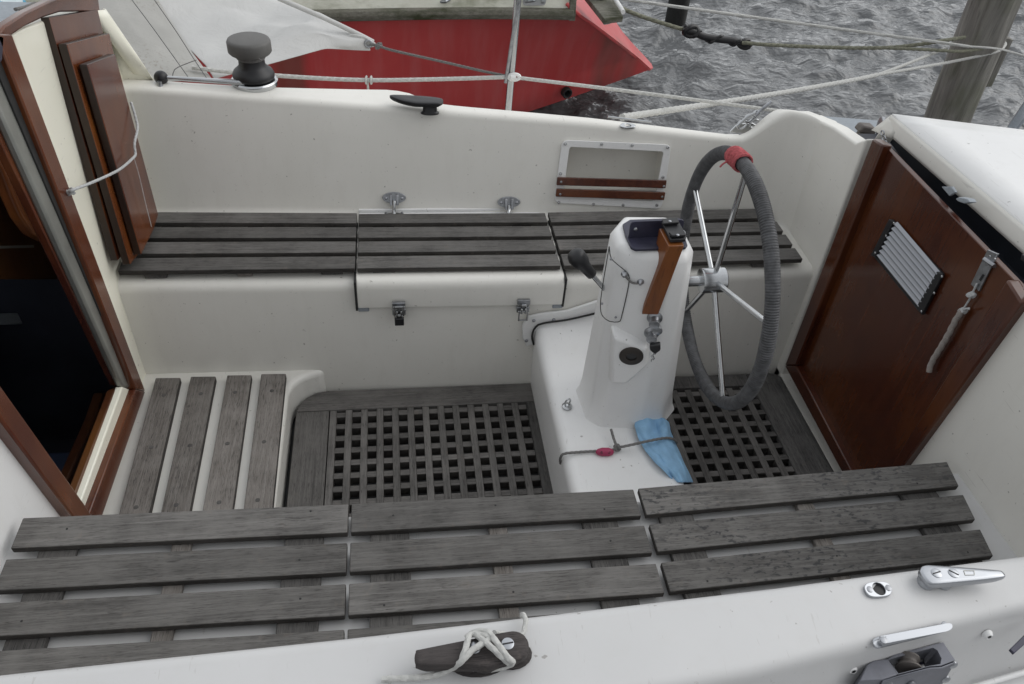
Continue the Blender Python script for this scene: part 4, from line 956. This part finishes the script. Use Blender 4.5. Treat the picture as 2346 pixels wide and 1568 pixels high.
# domed fasteners on the outer face
for q in [(205, 1395), (1820, 985)]:
    p_ = Pz(*U2(*q), .66); n_ = Vector((0, -1, .18)).normalized(); m = MB(); m.lathe(p_ + n_ * -.004, n_, [(.0085, 0), (.0088, .002), (.007, .006), (.0048, .008), (.004, .0068), (.001, .0068)], 20)
    f_ = m.build('domed_fastener', GELW, boat, angle=45); m = MB(); m.lathe(p_ + n_ * .0036, n_, [(.003, 0), (.003, .0005), (.0005, .0006)], 6); m.build('fastener_socket', BLACK, f_)
# black strap end and moulded rib at lower right
MB().prism([Pz(*U2(*q), .66) for q in [(2058, 1168), (2110, 1222), (2330, 1030), (2330, 900)]], (0, 0, .006)).build('strap_end', NAVY, boat, bevel=.001)
m = MB(); m.tube([Pz(*U2(1650, 1600), .525), Pz(*U2(2247, 1425), .525), Pz(*U2(2700, 1290), .525)], .005, 10); m.build('deck_rib', GELW, boat)
# stanchion and lifeline
sb = Py(1165, 243, 2.6); stp = Py(1191, -60, 2.6); sb2 = sb + (sb - stp).normalized() * .12
m = MB(); m.tube([sb2, stp], .0125, 16); stn = m.build('stanchion', STEEL, boat)
m = MB(); m.tube([Py(1158, 190, 2.585), Py(1172, 100, 2.585), Py(1190, 0, 2.585), Py(1200, -50, 2.585)], .006, 8); m.build('stanchion_stay', STEEL_D, stn)
ce = Py(1178, 177, 2.585); m = MB(); m.tube([ce + Vector((.019 * math.cos(a), 0, .010 * math.sin(a))) for a in np.linspace(0, 6.29, 14)], .0065, 8, cap=False); m.tube([ce + Vector((-.014, -.004, 0)), ce + Vector((.004, -.004, 0))], .0105, 10); m.build('line_eye', GELW, stn)
m = MB(); m.rope([Py(u, v, 2.59) for u, v in [(440, 155), (525, 165), (700, 178), (845, 184), (1000, 182), (1165, 177)]], .0072, 8)
m.rope([Py(1190, 179, 2.59), Py(1500, 217, 2.56), Py(1840, 262, 2.50)], .0066, 8); 
k = Py(845, 184, 2.59)
for q in (-.008, .008): m.tube([k + Vector((q + .002 * math.cos(a), .011 * math.cos(a), .012 * math.sin(a))) for a in np.linspace(0, 6.3, 12)], .0035, 6)
m.tube([Py(842, 186, 2.59), Py(844, 215, 2.62)], .004, 6); m.build('lifeline', ROPEW, label='white guard rope running along the far side deck through the steel stanchion', cat='rope')
# chainplate fitting with shackles on the far coaming
cf = empty('shroud_fitting', Pz(1740, 300, .70)); cf.parent = boat; cf.location = WL[cf.name] - WL[boat.name]
m = MB(); m.prism([Py(u, v, 2.235) for u, v in [(1672, 304), (1752, 312), (1746, 296), (1725, 283), (1690, 285)]], (0, .008, 0)); m.build('chainplate', STEEL, cf, bevel=.002)
m = MB()
for (u, v, w_) in [(1700, 286, 9), (1728, 284, 9), (1715, 272, 8), (1733, 262, 7)]:
    c = Py(u, v, 2.225); m.tube([c + Vector((w_ * .0017 * math.cos(a), .004 * math.sin(a), w_ * .0013 * math.sin(a) + .004 * math.cos(a))) for a in np.linspace(0, 6.29, 14)], .0038, 8, cap=False)
m.tube([Py(1688, 290, 2.222), Py(1712, 268, 2.222), Py(1732, 258, 2.222)], .005, 8); m.tube([Py(1718, 282, 2.218), Py(1742, 262, 2.218)], .004, 8)
m.tube([Py(1742, 292, 2.235), Py(1764, 297, 2.235)], .003, 8); m.tube([Py(1764, 290, 2.235), Py(1763, 299, 2.235)], .003, 8); m.build('shackle', STEEL, cf)
m = MB(); m.tube([Py(1732, 264, 2.22), Py(1748, 249, 2.22)], .0055, 10); m.tube([Py(1748, 249, 2.22), Py(1768, 234, 2.22)], .0062, 10); m.build('turnbuckle', STEEL_D, cf)

# ---- rope on the near cleat
rr = empty('cleat_rope', Pz(1100, 1470, z1)); bpy.data.objects.remove(rr)
def RC(u, v, h): return Pz(*U1(u, v), z1 + h)
rp = [(75, 1312, -.032), (170, 1308, -.030), (300, 1300, -.030), (400, 1282, -.028), (480, 1245, -.014), (535, 1205, .004), (600, 1140, .009), (695, 1078, .010), (650, 1060, .008), (600, 1052, .004), (575, 1062, .006), (560, 1120, .009), (535, 1195, .003), (525, 1215, -.012)]
m = MB(); m.rope([RC(*q) for q in rp], .0044, 9)
m.rope([RC(*q) for q in [(560, 1075, -.006), (600, 1045, .001), (650, 1036, .006), (690, 1048, .010), (740, 1110, .0145), (800, 1190, .009), (825, 1212, -.004), (790, 1235, -.018), (700, 1252, -.022), (600, 1248, -.022), (560, 1232, -.016)]], .0044, 9)
m.rope([RC(*q) for q in [(610, 1050, .004), (640, 1075, .009), (700, 1125, .013), (760, 1180, .009), (800, 1215, -.004)]], .0044, 9)
m.rope([RC(*q) for q in [(720, 1045, -.004), (760, 1052, -.02), (870, 1058, -.030), (895, 1010, -.031), (898, 965, -.030), (885, 940, -.030), (878, 950, -.04)]], .0038, 9)
m.build('cleat_rope', ROPEW, label='white rope crossed over the dark wooden cleat on the near coaming', cat='rope')

# ================================================================== sail hanging over the rail
def sail_patch(rows_, name, par, mat, amp=.01, nu=40, nv=24, seed=0):
    """rows_: grid of (u, v, y)"""
    R0 = len(rows_) - 1; C0 = len(rows_[0]) - 1; m = MB()
    W3 = [[Py(u, v, y) for u, v, y in r] for r in rows_]
    def f(s_, t):
        a = s_ * R0; b = t * C0; i = min(R0 - 1, int(a)); j = min(C0 - 1, int(b)); fa_, fb_ = a - i, b - j
        p_ = W3[i][j] * (1 - fa_) * (1 - fb_) + W3[i + 1][j] * fa_ * (1 - fb_) + W3[i][j + 1] * (1 - fa_) * fb_ + W3[i + 1][j + 1] * fa_ * fb_
        e = (math.sin(math.pi * s_) * math.sin(math.pi * t)) ** .6 if 0 < s_ < 1 and 0 < t < 1 else 0
        d = amp * e * (math.sin(7 * s_ + 5 * t + seed) + .6 * math.sin(13 * t - 8 * s_ + seed) + .3 * math.sin(25 * s_ + 18 * t))
        return p_ + Vector((0, d, d * .5))
    m.grid(f, nu, nv); return m.build(name, mat, par, angle=80, solid=.003, subsurf=1)
def m_sail(name, c, dirt=.5):
    n = NB(name); v = n.mp((1, 1, 1), rnd=False); f = n.noise(v, 6, 5); sp = n.noise(v, 90, 3, .6)
    cc = n.mix(n.ramp(f, [(.35, 0), (.7, 1)]), [x * .9 for x in c], c); reg = n.noise(v, 3.5, 2)
    cc = n.mix(n.math('MULTIPLY', n.math('MULTIPLY', n.ramp(sp, [(.56, 0), (.68, 1)]), n.ramp(reg, [(.45, 0), (.65, 1)])), dirt), cc, (.22, .2, .16))
    n.col(cc); n.set(Roughness=.75, Specular_IOR_Level=.2); n.bump(n.noise(n.mp((3, 3, 3), rnd=False), 3, 5, .6, .6), .3, .02); return n.m
SAIL = m_sail('sailcloth', (.58, .58, .57), .12); SAILG = m_sail('grey_uv_strip', (.40, .395, .375))
sail = empty('foresail', Py(560, 150, 2.75), 'pale grey white sail hanging over the far rail, its corner tied off with a line', 'sail')
sail_patch([[(100, -60, 2.95), (230, -40, 2.97), (338, -40, 3.0)], [(150, 30, 2.75), (285, 35, 2.78), (400, 60, 2.85)], [(250, 110, 2.62), (340, 115, 2.64), (445, 125, 2.72)], [(300, 190, 2.46), (385, 188, 2.5), (488, 184, 2.56)]], 'sail_foot_band', sail, SAILG, .006)
sail_patch([[(325, -40, 3.02), (450, -50, 3.15), (560, -45, 3.25), (600, -20, 3.28)], [(375, 60, 2.88), (520, 20, 3.05), (640, 12, 3.1), (690, 18, 3.12)], [(430, 110, 2.75), (560, 75, 2.85), (700, 50, 2.92), (775, 52, 2.94)], [(470, 150, 2.65), (600, 120, 2.72), (730, 85, 2.80), (840, 88, 2.84)], [(490, 182, 2.58), (610, 150, 2.66), (745, 112, 2.78), (850, 117, 2.84)]], 'sail_panel', sail, SAIL, .026)
m = MB(); m.tube(smooth([Py(u, v, 2.85) for u, v in [(600, -25), (640, -3), (750, 45), (835, 86), (855, 97)]], .03), .009, 10); m.build('sail_bolt_rope', SAIL, sail)
m = MB(); m.prism([Py(u, v, 2.835) for u, v in [(806, 78), (835, 84), (861, 100), (858, 108), (830, 116), (748, 111), (760, 98)]], (0, .008, 0)); m.build('clew_patch', SAIL, sail, bevel=.003)
cw = Py(844, 101, 2.83); m = MB(); m.tube([cw + Vector((.012 * math.cos(a), 0, .012 * math.sin(a))) for a in np.linspace(0, 6.3, 20)], .004, 8); m.build('clew_ring', STEEL_D, sail)
m = MB()
for sm_ in ([(302, 0, 2.86), (347, 60, 2.76), (396, 128, 2.62), (433, 180, 2.50)], [(350, -5, 2.90), (402, 70, 2.78), (447, 140, 2.65), (474, 180, 2.54)], [(395, 175, 2.55), (400, 160, 2.57), (418, 150, 2.60), (450, 138, 2.62)]):
    m.tube(smooth([Py(u, v, y - .04) for u, v, y in sm_], .02), .0015, 5)
m.build('sail_stitching', m_plain('stitch_grey', (.12, .12, .12), .8), sail)
m = MB(); m.rope([Py(848, 102, 2.82), Py(866, 105, 2.80), Py(900, 116, 2.75), Py(1010, 141, 2.68), Py(1100, 162, 2.62), Py(1168, 176, 2.59)], .0048, 8)
k = Py(868, 106, 2.80)
for a in range(2): m.rope([k + Vector((.01 * math.cos(t), .006 * math.sin(t + a), .008 * math.sin(t * 1.2 + a))) for t in np.linspace(0, 5.8, 8)], .004)
m.build('sail_sheet', ROPEG, label='thin grey line from the sail corner to the steel stanchion', cat='rope')

# ================================================================== red boat alongside
def m_red():
    n = NB('faded_red_paint'); v = n.mp((1, 1, 1), rnd=False); f = n.noise(v, 2.2, 5); st_ = n.noise(n.mp((7, 1, .8), rnd=False), 1.5, 5, .6); s2 = n.noise(n.mp((2.2, .6, .5), rnd=False), 1.3, 3)
    c = n.mix(n.ramp(f, [(.3, 0), (.7, 1)]), (.54, .050, .052), (.64, .085, .085))
    c = n.mix(n.math('MULTIPLY', n.ramp(st_, [(.44, 0), (.74, 1)]), .42), c, (.62, .20, .20))
    c = n.mix(n.math('MULTIPLY', n.ramp(s2, [(.56, 0), (.70, 1)]), .65), c, (.13, .06, .04))
    n.col(c); n.set(Roughness=n.math('ADD', n.math('MULTIPLY', f, .2), .33), Coat_Weight=.2, Coat_Roughness=.2); n.bump(f, .05, .01); return n.m
REDP = m_red()
def m_moss(name, a, b, moss, amt, sc=(6, 6, 6), ax=(1, 1, 1)):
    n = NB(name); v = n.mp(sc, rnd=False); f = n.noise(v, 1.2, 6, .65); g = n.noise(n.mp([q * 7 for q in sc], rnd=False), 1.2, 5, .7); h_ = n.noise(n.mp(ax, rnd=False), 2.0, 4)
    c = n.mix(n.ramp(g, [(.3, 0), (.75, 1)]), a, b); c = n.mix(n.math('MULTIPLY', n.math('MULTIPLY', n.ramp(f, [(.42, 0), (.62, 1)]), n.ramp(h_, [(.35, .2), (.6, 1)])), amt), c, moss)
    n.col(c); n.set(Roughness=.85); n.bump(g, .5, .006); return n.m
TOPC = m_moss('mouldy_cream_topside', (.72, .72, .63), (.80, .80, .72), (.14, .15, .07), .6, (3, 3, 7), (2.5, 1, 1))
STRK = m_moss('mossy_grey_wood', (.11, .105, .085), (.24, .23, .195), (.04, .046, .018), .95, (5, 14, 14), (2, 1, 1))
red = empty('red_sailboat', (-.6, 5, -.5), 'red hulled sailing boat with mouldy cream topsides lying behind the white boat', 'sailboat')
GY = 4.25
Acor = Py(1331, 33, GY)                        # transom upper near corner
tipz = Py(1492, 157, 4.86)
dT = Vector((tipz.x - Acor.x, 0, tipz.z - Acor.z)); nT = Vector((-dT.z, 0, dT.x)).normalized()
if nT.x < 0: nT = -nT
def TP(u, v): return Pn(u, v, Acor, nT)
near_edge = [TP(u, v) for u, v in [(1300, 5), (1331, 34), (1362, 55), (1395, 80), (1430, 107), (1462, 132), (1482, 150), (1492, 159)]]
far_edge = [TP(u, v) for u, v in [(1497, 156), (1494, 148), (1478, 130), (1450, 100), (1428, 75), (1412, 52), (1375, 0), (1360, -22)]]
tr = near_edge + far_edge
MB().prism(tr, nT * -.02).build('transom', REDP, red, bevel=.006)
# hull side: stations forward of the transom edge
edge = [near_edge[1].lerp(near_edge[2], .5 * t) if False else p_ for p_ in near_edge[1:]]
def edge_at(t):
    t *= len(edge) - 1; i = min(len(edge) - 2, int(t)); return edge[i].lerp(edge[i + 1], t - i)
LH = 6.0
def hullf(s_, t):
    # s along length forward, t from gunwale to keel
    e = edge_at(t); x = e.x - s_ * (LH + (e.x - Acor.x)) * 1.0
    sh = min(1, s_ * 1.6)
    g = Vector((0, GY - .35 * math.sin(math.pi * min(1, s_ * .9)) , Acor.z + .02 * s_))
    tt = t; full_y = g.y + .10 * tt + .9 * max(0, tt - .55) ** 2; full_z = g.z + ((-.75) - g.z) * tt
    k = 1 - (1 - sh) ** 2.2
    return Vector((x, e.y * (1 - k) + full_y * k, e.z * (1 - k) + full_z * k))
m = MB(); m.grid(hullf, 60, 20); m.build('hull', REDP, red, angle=80)
def hull_under(s_, t):
    a = hullf(s_, 1); return Vector((a.x, a.y + t * 1.6, a.z - .3 * t + .0))
m = MB(); m.grid(hull_under, 30, 3); m.build('hull_bottom', REDP, red)
# strake + cream topside
def gun(s_): return hullf(s_, 0)
m = MB()
rg_ = []
for i in range(50):
    s_ = .008 + i / 49 * .97; g = gun(s_); w_ = 0
    rg_.append([g + Vector(v) for v in [(0, .015, -.022), (0, -.035, -.020), (0, -.045, .008), (0, -.038, .032), (0, .015, .036)]])
m.ringloft(rg_); m.build('rubbing_strake', STRK, red, bevel=.004)
def topf(s_, t):
    g = gun(.010 + s_ * .97); return g + Vector((0, -.008 + .11 * t, .03 + .42 * t))
m = MB(); m.grid(topf, 50, 4); m.build('topside', TOPC, red)
g0_ = gun(.008); m = MB(); m.ringloft([[g0_ + Vector(v) for v in [(.012, -.04, -.022), (.012, .03, -.022), (-.024, .03, -.022), (-.024, -.04, -.022)]], [g0_ + Vector(v) for v in [(.012, .075, .42), (.012, .14, .42), (-.024, .14, .42), (-.024, .075, .42)]]]); m.build('corner_post', STRK, red, bevel=.004)
m = MB(); m.ringloft([[gun(s_) + Vector((0, .10, .45)), gun(s_) + Vector((0, 1.6, .50))] for s_ in np.linspace(.02, .98, 10)], cap=False, closed=False); m.build('red_boat_deck', DECKG, red)
def on_top(u, v):
    p_ = Py(u, v, GY - .03); return p_
for (u, v, w_) in [(1025, 2, .07), (1224, 0, .062)]:
    c = on_top(u, v) + Vector((0, -.012, 0)); m = MB(); m.prism(round_poly([c + Vector(q) for q in [(-w_, 0, -.028), (w_, 0, -.024), (w_, .008, .05), (-w_, .008, .05)]], .02, 4), (0, .006, 0)); pl_ = m.build('deck_plate', ALU, red, bevel=.001)
    s = MB()
    for q in (-.7, .7): screw(s, c + Vector((w_ * q, -.002, -.004)), (0, -1, 0), .011, .004)
    s.tube([c + Vector((-.035, -.01, .0)), c + Vector((-.01, -.03, .01)), c + Vector((.015, -.01, .02))], .009, 8); s.each('plate_bolt', STEEL_D, pl_)
c = on_top(795, 9) + Vector((0, -.03, 0)); m = MB(); m.prism([c + Vector(q) for q in [(-.017, 0, .014), (.017, 0, .014), (.017, 0, .002), (.004, 0, -.018), (-.005, 0, -.018), (-.017, 0, .002)]], (0, .003, 0)); bd = m.build('badge', m_plain('badge_blue', (.12, .30, .42), .5), red)
m = MB(); m.prism([c + Vector(q) for q in [(-.004, -.001, .006), (.006, -.001, .006), (.006, -.001, -.001), (.001, -.001, -.008), (-.001, -.001, -.001)]], (0, .0008, 0)); m.build('badge_mark', GELW, bd)
# stern platform, tubes, exhaust
def TQ(u, v, d): return TP(u, v) + nT * d
pf = [TQ(1348, -8, .10), TQ(1372, 30, .10), TQ(1416, 42, .06), TQ(1440, 38, .06), TQ(1420, 0, .08), TQ(1405, -20, .08)]
MB().prism([Pz(u, v, Acor.z + .05) for u, v in [(1340, -12), (1384, 43), (1428, 38), (1400, -12)]], (0, 0, -.03)).build('stern_platform', STRK, red, bevel=.004)
m = MB(); m.tube([Pz(1404, -10, Acor.z + .08), Pz(1428, 28, Acor.z + .08)], .012, 10); m.tube(smooth([Pz(1385, 52, Acor.z - .05), Pz(1396, 50, Acor.z - .03), Pz(1407, 42, Acor.z + .0)], .01), .012, 10); m.each('stern_tube', GELW, red)
def prj(P_):
    v = RM.transposed() @ (P_ - O); return CX + FPX * v.x / v.z, CY + FPX * v.y / v.z
c = min((hullf(a / 60, b / 60) for a in range(30) for b in range(61)), key=lambda P_: (prj(P_)[0] - 1296) ** 2 + (prj(P_)[1] - 208) ** 2) + Vector((0, -.015, 0))
m = MB(); m.lathe(c, (.3, -1, -.1), [(.034, .0), (.034, .03), (.028, .035), (.022, .03), (.02, .0)], 20); m.build('exhaust_outlet', RUBBER, red)

# ================================================================== piles and mooring ropes
def m_pile():
    n = NB('pile_wood'); g = n.noise(n.mp((14, 14, 1.0), rnd=False), 1.6, 6, .65, .4); f = n.noise(n.mp((40, 40, 3), rnd=False), 1.5, 4); al_ = n.noise(n.mp((2, 2, 1.2), rnd=False), 1.6, 4)
    c = n.mix(n.ramp(g, [(.3, 0), (.7, 1)]), (.115, .108, .098), (.29, .28, .255)); c = n.mix(n.math('MULTIPLY', n.ramp(f, [(.55, 0), (.7, 1)]), .5), c, (.05, .048, .045))
    c = n.mix(n.math('MULTIPLY', n.ramp(al_, [(.5, 0), (.65, 1)]), .5), c, (.10, .11, .06)); n.col(c); n.set(Roughness=.9); n.bump(g, .6, .02); return n.m
PILE = m_pile()
def pile(pb, pt, r, label, plank=None, mat=None):
    ax = (pt - pb); L_ = ax.length; ax.normalize(); root = empty('mooring_pile', pb, label, 'mooring pile', 'wooden mooring piles in the water')
    u = ax.orthogonal().normalized(); v = ax.cross(u); rings_ = []
    for i in range(30):
        h_ = i / 29 * L_; rings_.append([pb + ax * h_ + (u * math.cos(a) + v * math.sin(a)) * r * (1 + .04 * math.sin(3 * a + h_ * 2) + .025 * math.sin(7 * a + h_ * 5) + .01 * random.random()) for a in np.linspace(0, 2 * math.pi, 30, endpoint=False)])
    MB().ringloft(rings_).build('pile_post', mat or PILE, root, angle=80); return root
PY = 4.2
pa, pb_ = Py(2172, 275, PY), Py(2278, 0, PY); dd = (pb_ - pa).normalized(); rad = (Py(2330, 0, PY) - Py(2228, 0, PY)).length * .5 * .96
pl1 = pile(pa - dd * 1.6, pb_ + dd * 1.2, rad, 'large grey leaning mooring pile at the right with ropes round it')
k = [Py(u, v, PY + .06) for u, v in [(2308, 88), (2322, 92), (2272, 200), (2248, 200)]]
MB().prism(k, (.01, .10, 0)).build('pile_batten', PILE, pl1, bevel=.004)
c1_ = Pz(1548, 45, -.5); u_ = Pz(1570, 45, -.5) - c1_
pile(c1_ + Vector((0, 0, -.6)), c1_ + Vector((.02, .05, 3.2)), u_.length * 1.0, 'short dark mooring pile standing in the open water beyond the red boat', mat=m_moss('wet_black_pile', (.012, .013, .014), (.03, .03, .03), (.02, .025, .01), .5))
# our mooring line to the big pile
def ring_around(v0, z_add, n_=14, a0=0, a1=6.283, rr_=1.06):
    c = Py(*v0, PY); return [c + Vector((rad * rr_ * math.cos(a), rad * rr_ * math.sin(a), z_add * math.cos(a))) for a in np.linspace(a0, a1, n_)]
spl = Py(1960, 183, 3.55)
m = MB(); m.rope([Pz(1425, 269, .705), Py(1500, 258, 2.5), Py(1700, 228, 2.95), Py(1850, 203, 3.3), spl, Py(2010, 172, 3.65)], .0115, 10)
m.rope([Py(2010, 172, 3.65), Py(2070, 150, 3.8), Py(2170, 110, PY - .02)], .0085, 9)
c2 = Py(2240, 122, PY)
m.rope([Py(2010, 172, 3.65), Py(2120, 153, 3.85), Py(2200, 138, PY - rad * 1.02), Py(2280, 120, PY - rad * .9), Py(2302, 105, PY - rad * .1), Py(2300, 95, PY + rad * .8)], .0085, 9)
m.build('mooring_rope', ROPEW, label='thick pale twisted rope rising from the far coaming to the big pile', cat='rope')
m = MB(); m.rope([Py(1330, -30, 4.3), Py(1400, 8, 4.35), Py(1470, 38, 4.35), Py(1565, 68, 4.3), Py(1590, 74, 4.3)], .0115, 9)
m.rope([Py(1700, 98, 4.25), Py(1760, 103, 4.2), Py(1900, 109, 4.15), Py(2020, 110, 4.1), Py(2100, 103, 4.06), Py(2170, 92, 4.05), Py(2210, 86, 4.10)], .0105, 9)
m.rope([Py(2020, 110, 4.1), Py(2120, 114, 4.02), Py(2200, 118, 3.99), Py(2250, 112, 4.02)], .009, 9)
m.build('stern_rope', ROPEO, label='greenish twisted rope from the red boat to the big pile', cat='rope')
m = MB(); sn = [Py(u, v, 4.27) for u, v in [(1567, 68), (1590, 74), (1612, 84), (1645, 90), (1680, 94), (1700, 100), (1718, 103)]]
m.tube(smooth(sn, .02), .020, 12)
for cc_, r_ in ((Py(1583, 72, 4.27), .034), (Py(1706, 101, 4.27), .026)):
    m.tube([cc_ + Vector((r_ * 1.1 * math.cos(a), .01 * math.sin(2 * a), r_ * .75 * math.sin(a))) for a in np.linspace(0, 6.3, 18)], .016, 8)
m.rope([p_ + Vector((0, .024 * math.sin(i * 2.), .024 * math.cos(i * 2.))) for i, p_ in enumerate(smooth(sn, .04))], .009, 8)
m.build('rubber_snubber', BLACK, label='black rubber mooring snubber twisted in the greenish rope', cat='snubber')
m = MB(); m.rope([Py(1400, -6, 4.1), Py(1560, 17, 4.1), Py(1780, 47, 4.12), Py(2000, 77, 4.1), Py(2150, 97, 4.02), Py(2220, 107, 3.99)], .0085, 7, .02)
m.rope([Py(2220, 107, 3.99), Py(2290, 113, 4.02), Py(2360, 132, 4.0), Py(2450, 150, 4.0)], .006, 7, .02)
m.build('long_line', ROPEW, label='taut white line high over the water passing the big pile', cat='rope')

# ---- towel and line on the cabin top, upper left corner
tw = MB(); tc = Px(-2, 8, -1.0)
def twf(s_, t):
    a = (s_ - .5) * 2; p_ = tc + Vector((-.10 + .25 * (t - .3), .0, 0)); ang = math.pi * s_
    return tc + Vector(((t - .8) * .22, -.05 * math.cos(ang) , .030 * math.sin(ang) * (1 - .6 * max(0, t - .7) / .3) - .02 + .004 * math.sin(9 * s_ + 7 * t)))
tw.grid(twf, 20, 16)
def m_towel():
    n = NB('towel_blue_white'); v = n.mp((1, 1, 1), rnd=False); f = n.noise(v, 16, 2); c = n.mix(n.ramp(f, [(.50, 0), (.53, 1)]), (.11, .34, .50), (.55, .62, .65)); n.col(c); n.set(Roughness=.95); n.bump(n.noise(v, 150, 3), .5, .003); return n.m
tw.build('towel', m_towel(), label='rolled light blue and white towel on the cabin top at the upper left', cat='towel', solid=.012)
m = MB(); m.rope([Px(35, 22, -.84), Px(60, 16, -.84), Px(80, 8, -.86)], .004); m.build('thin_rope', ROPEG, label='short grey rope end lying beside the blue towel', cat='rope')

# ================================================================== water
def water_mat():
    n = NB('harbour_water'); n.col((.145, .150, .155)); n.set(Roughness=.05, IOR=1.333, Specular_IOR_Level=.5)
    v = n.mp((1, 1, 1), 'Object', rnd=False); a = n.noise(n.mp((1, 1.5, 1), rnd=False), 6.0, 2, .45, .3); b = n.noise(n.mp((1, 1.7, 1), rnd=False), 17, 2, .5, .2)
    n.bump(n.math('ADD', n.math('MULTIPLY', a, .9), n.math('MULTIPLY', b, .22)), .55, .13); return n.m
WAT = water_mat(); WZ = -.5
rng = np.random.default_rng(3)
def axis(lo, hi, f_lo, f_hi, stepf):
    core = list(np.arange(f_lo, f_hi, stepf)); out = []; d = stepf; x = f_hi
    while x < hi: out.append(x); d *= 1.25; x += d
    left = []; d = stepf; x = f_lo - stepf
    while x > lo: left.append(x); d *= 1.25; x -= d
    return np.array(left[::-1] + core + out)
gx = axis(-900, 900, -1.5, 10, .035); gy = axis(-900, 900, 2.6, 14, .035)
XX, YY = np.meshgrid(gx, gy, indexing='ij'); ZZ = np.zeros_like(XX)
for i in range(60):
    lam = .105 * (6.5 ** (i / 59.)); th = rng.normal(.45, .75); k = 2 * math.pi / lam; am = .0068 * lam ** .80 * (1.0 + .5 * rng.random())
    ZZ += am * np.sin(k * (XX * math.cos(th + 1.2) + YY * math.sin(th + 1.2)) + rng.random() * 6.28 + .6 * np.sin(XX * 1.3 + i) + .6 * np.sin(YY * 1.7 + 2 * i))
fade = np.clip(1 - np.maximum(np.maximum(-1.5 - XX, XX - 10), np.maximum(2.6 - YY, YY - 14)) / 3, 0, 1); ZZ *= fade
nx_, ny_ = XX.shape; co = np.stack([XX, YY, ZZ], -1).reshape(-1, 3)
idx = np.arange(nx_ * ny_).reshape(nx_, ny_); fq = np.stack([idx[:-1, :-1], idx[1:, :-1], idx[1:, 1:], idx[:-1, 1:]], -1).reshape(-1, 4)
me = bpy.data.meshes.new('water'); me.vertices.add(len(co)); me.vertices.foreach_set('co', co.ravel()); me.loops.add(fq.size); me.loops.foreach_set('vertex_index', fq.ravel())
me.polygons.add(len(fq)); me.polygons.foreach_set('loop_start', np.arange(0, fq.size, 4)); me.polygons.foreach_set('loop_total', np.full(len(fq), 4)); me.update(); me.validate(); me.shade_smooth(); me.materials.append(WAT)
wo_ = bpy.data.objects.new('water', me); C.objects.link(wo_); wo_.location = (0, 0, WZ); wo_['kind'] = 'structure'
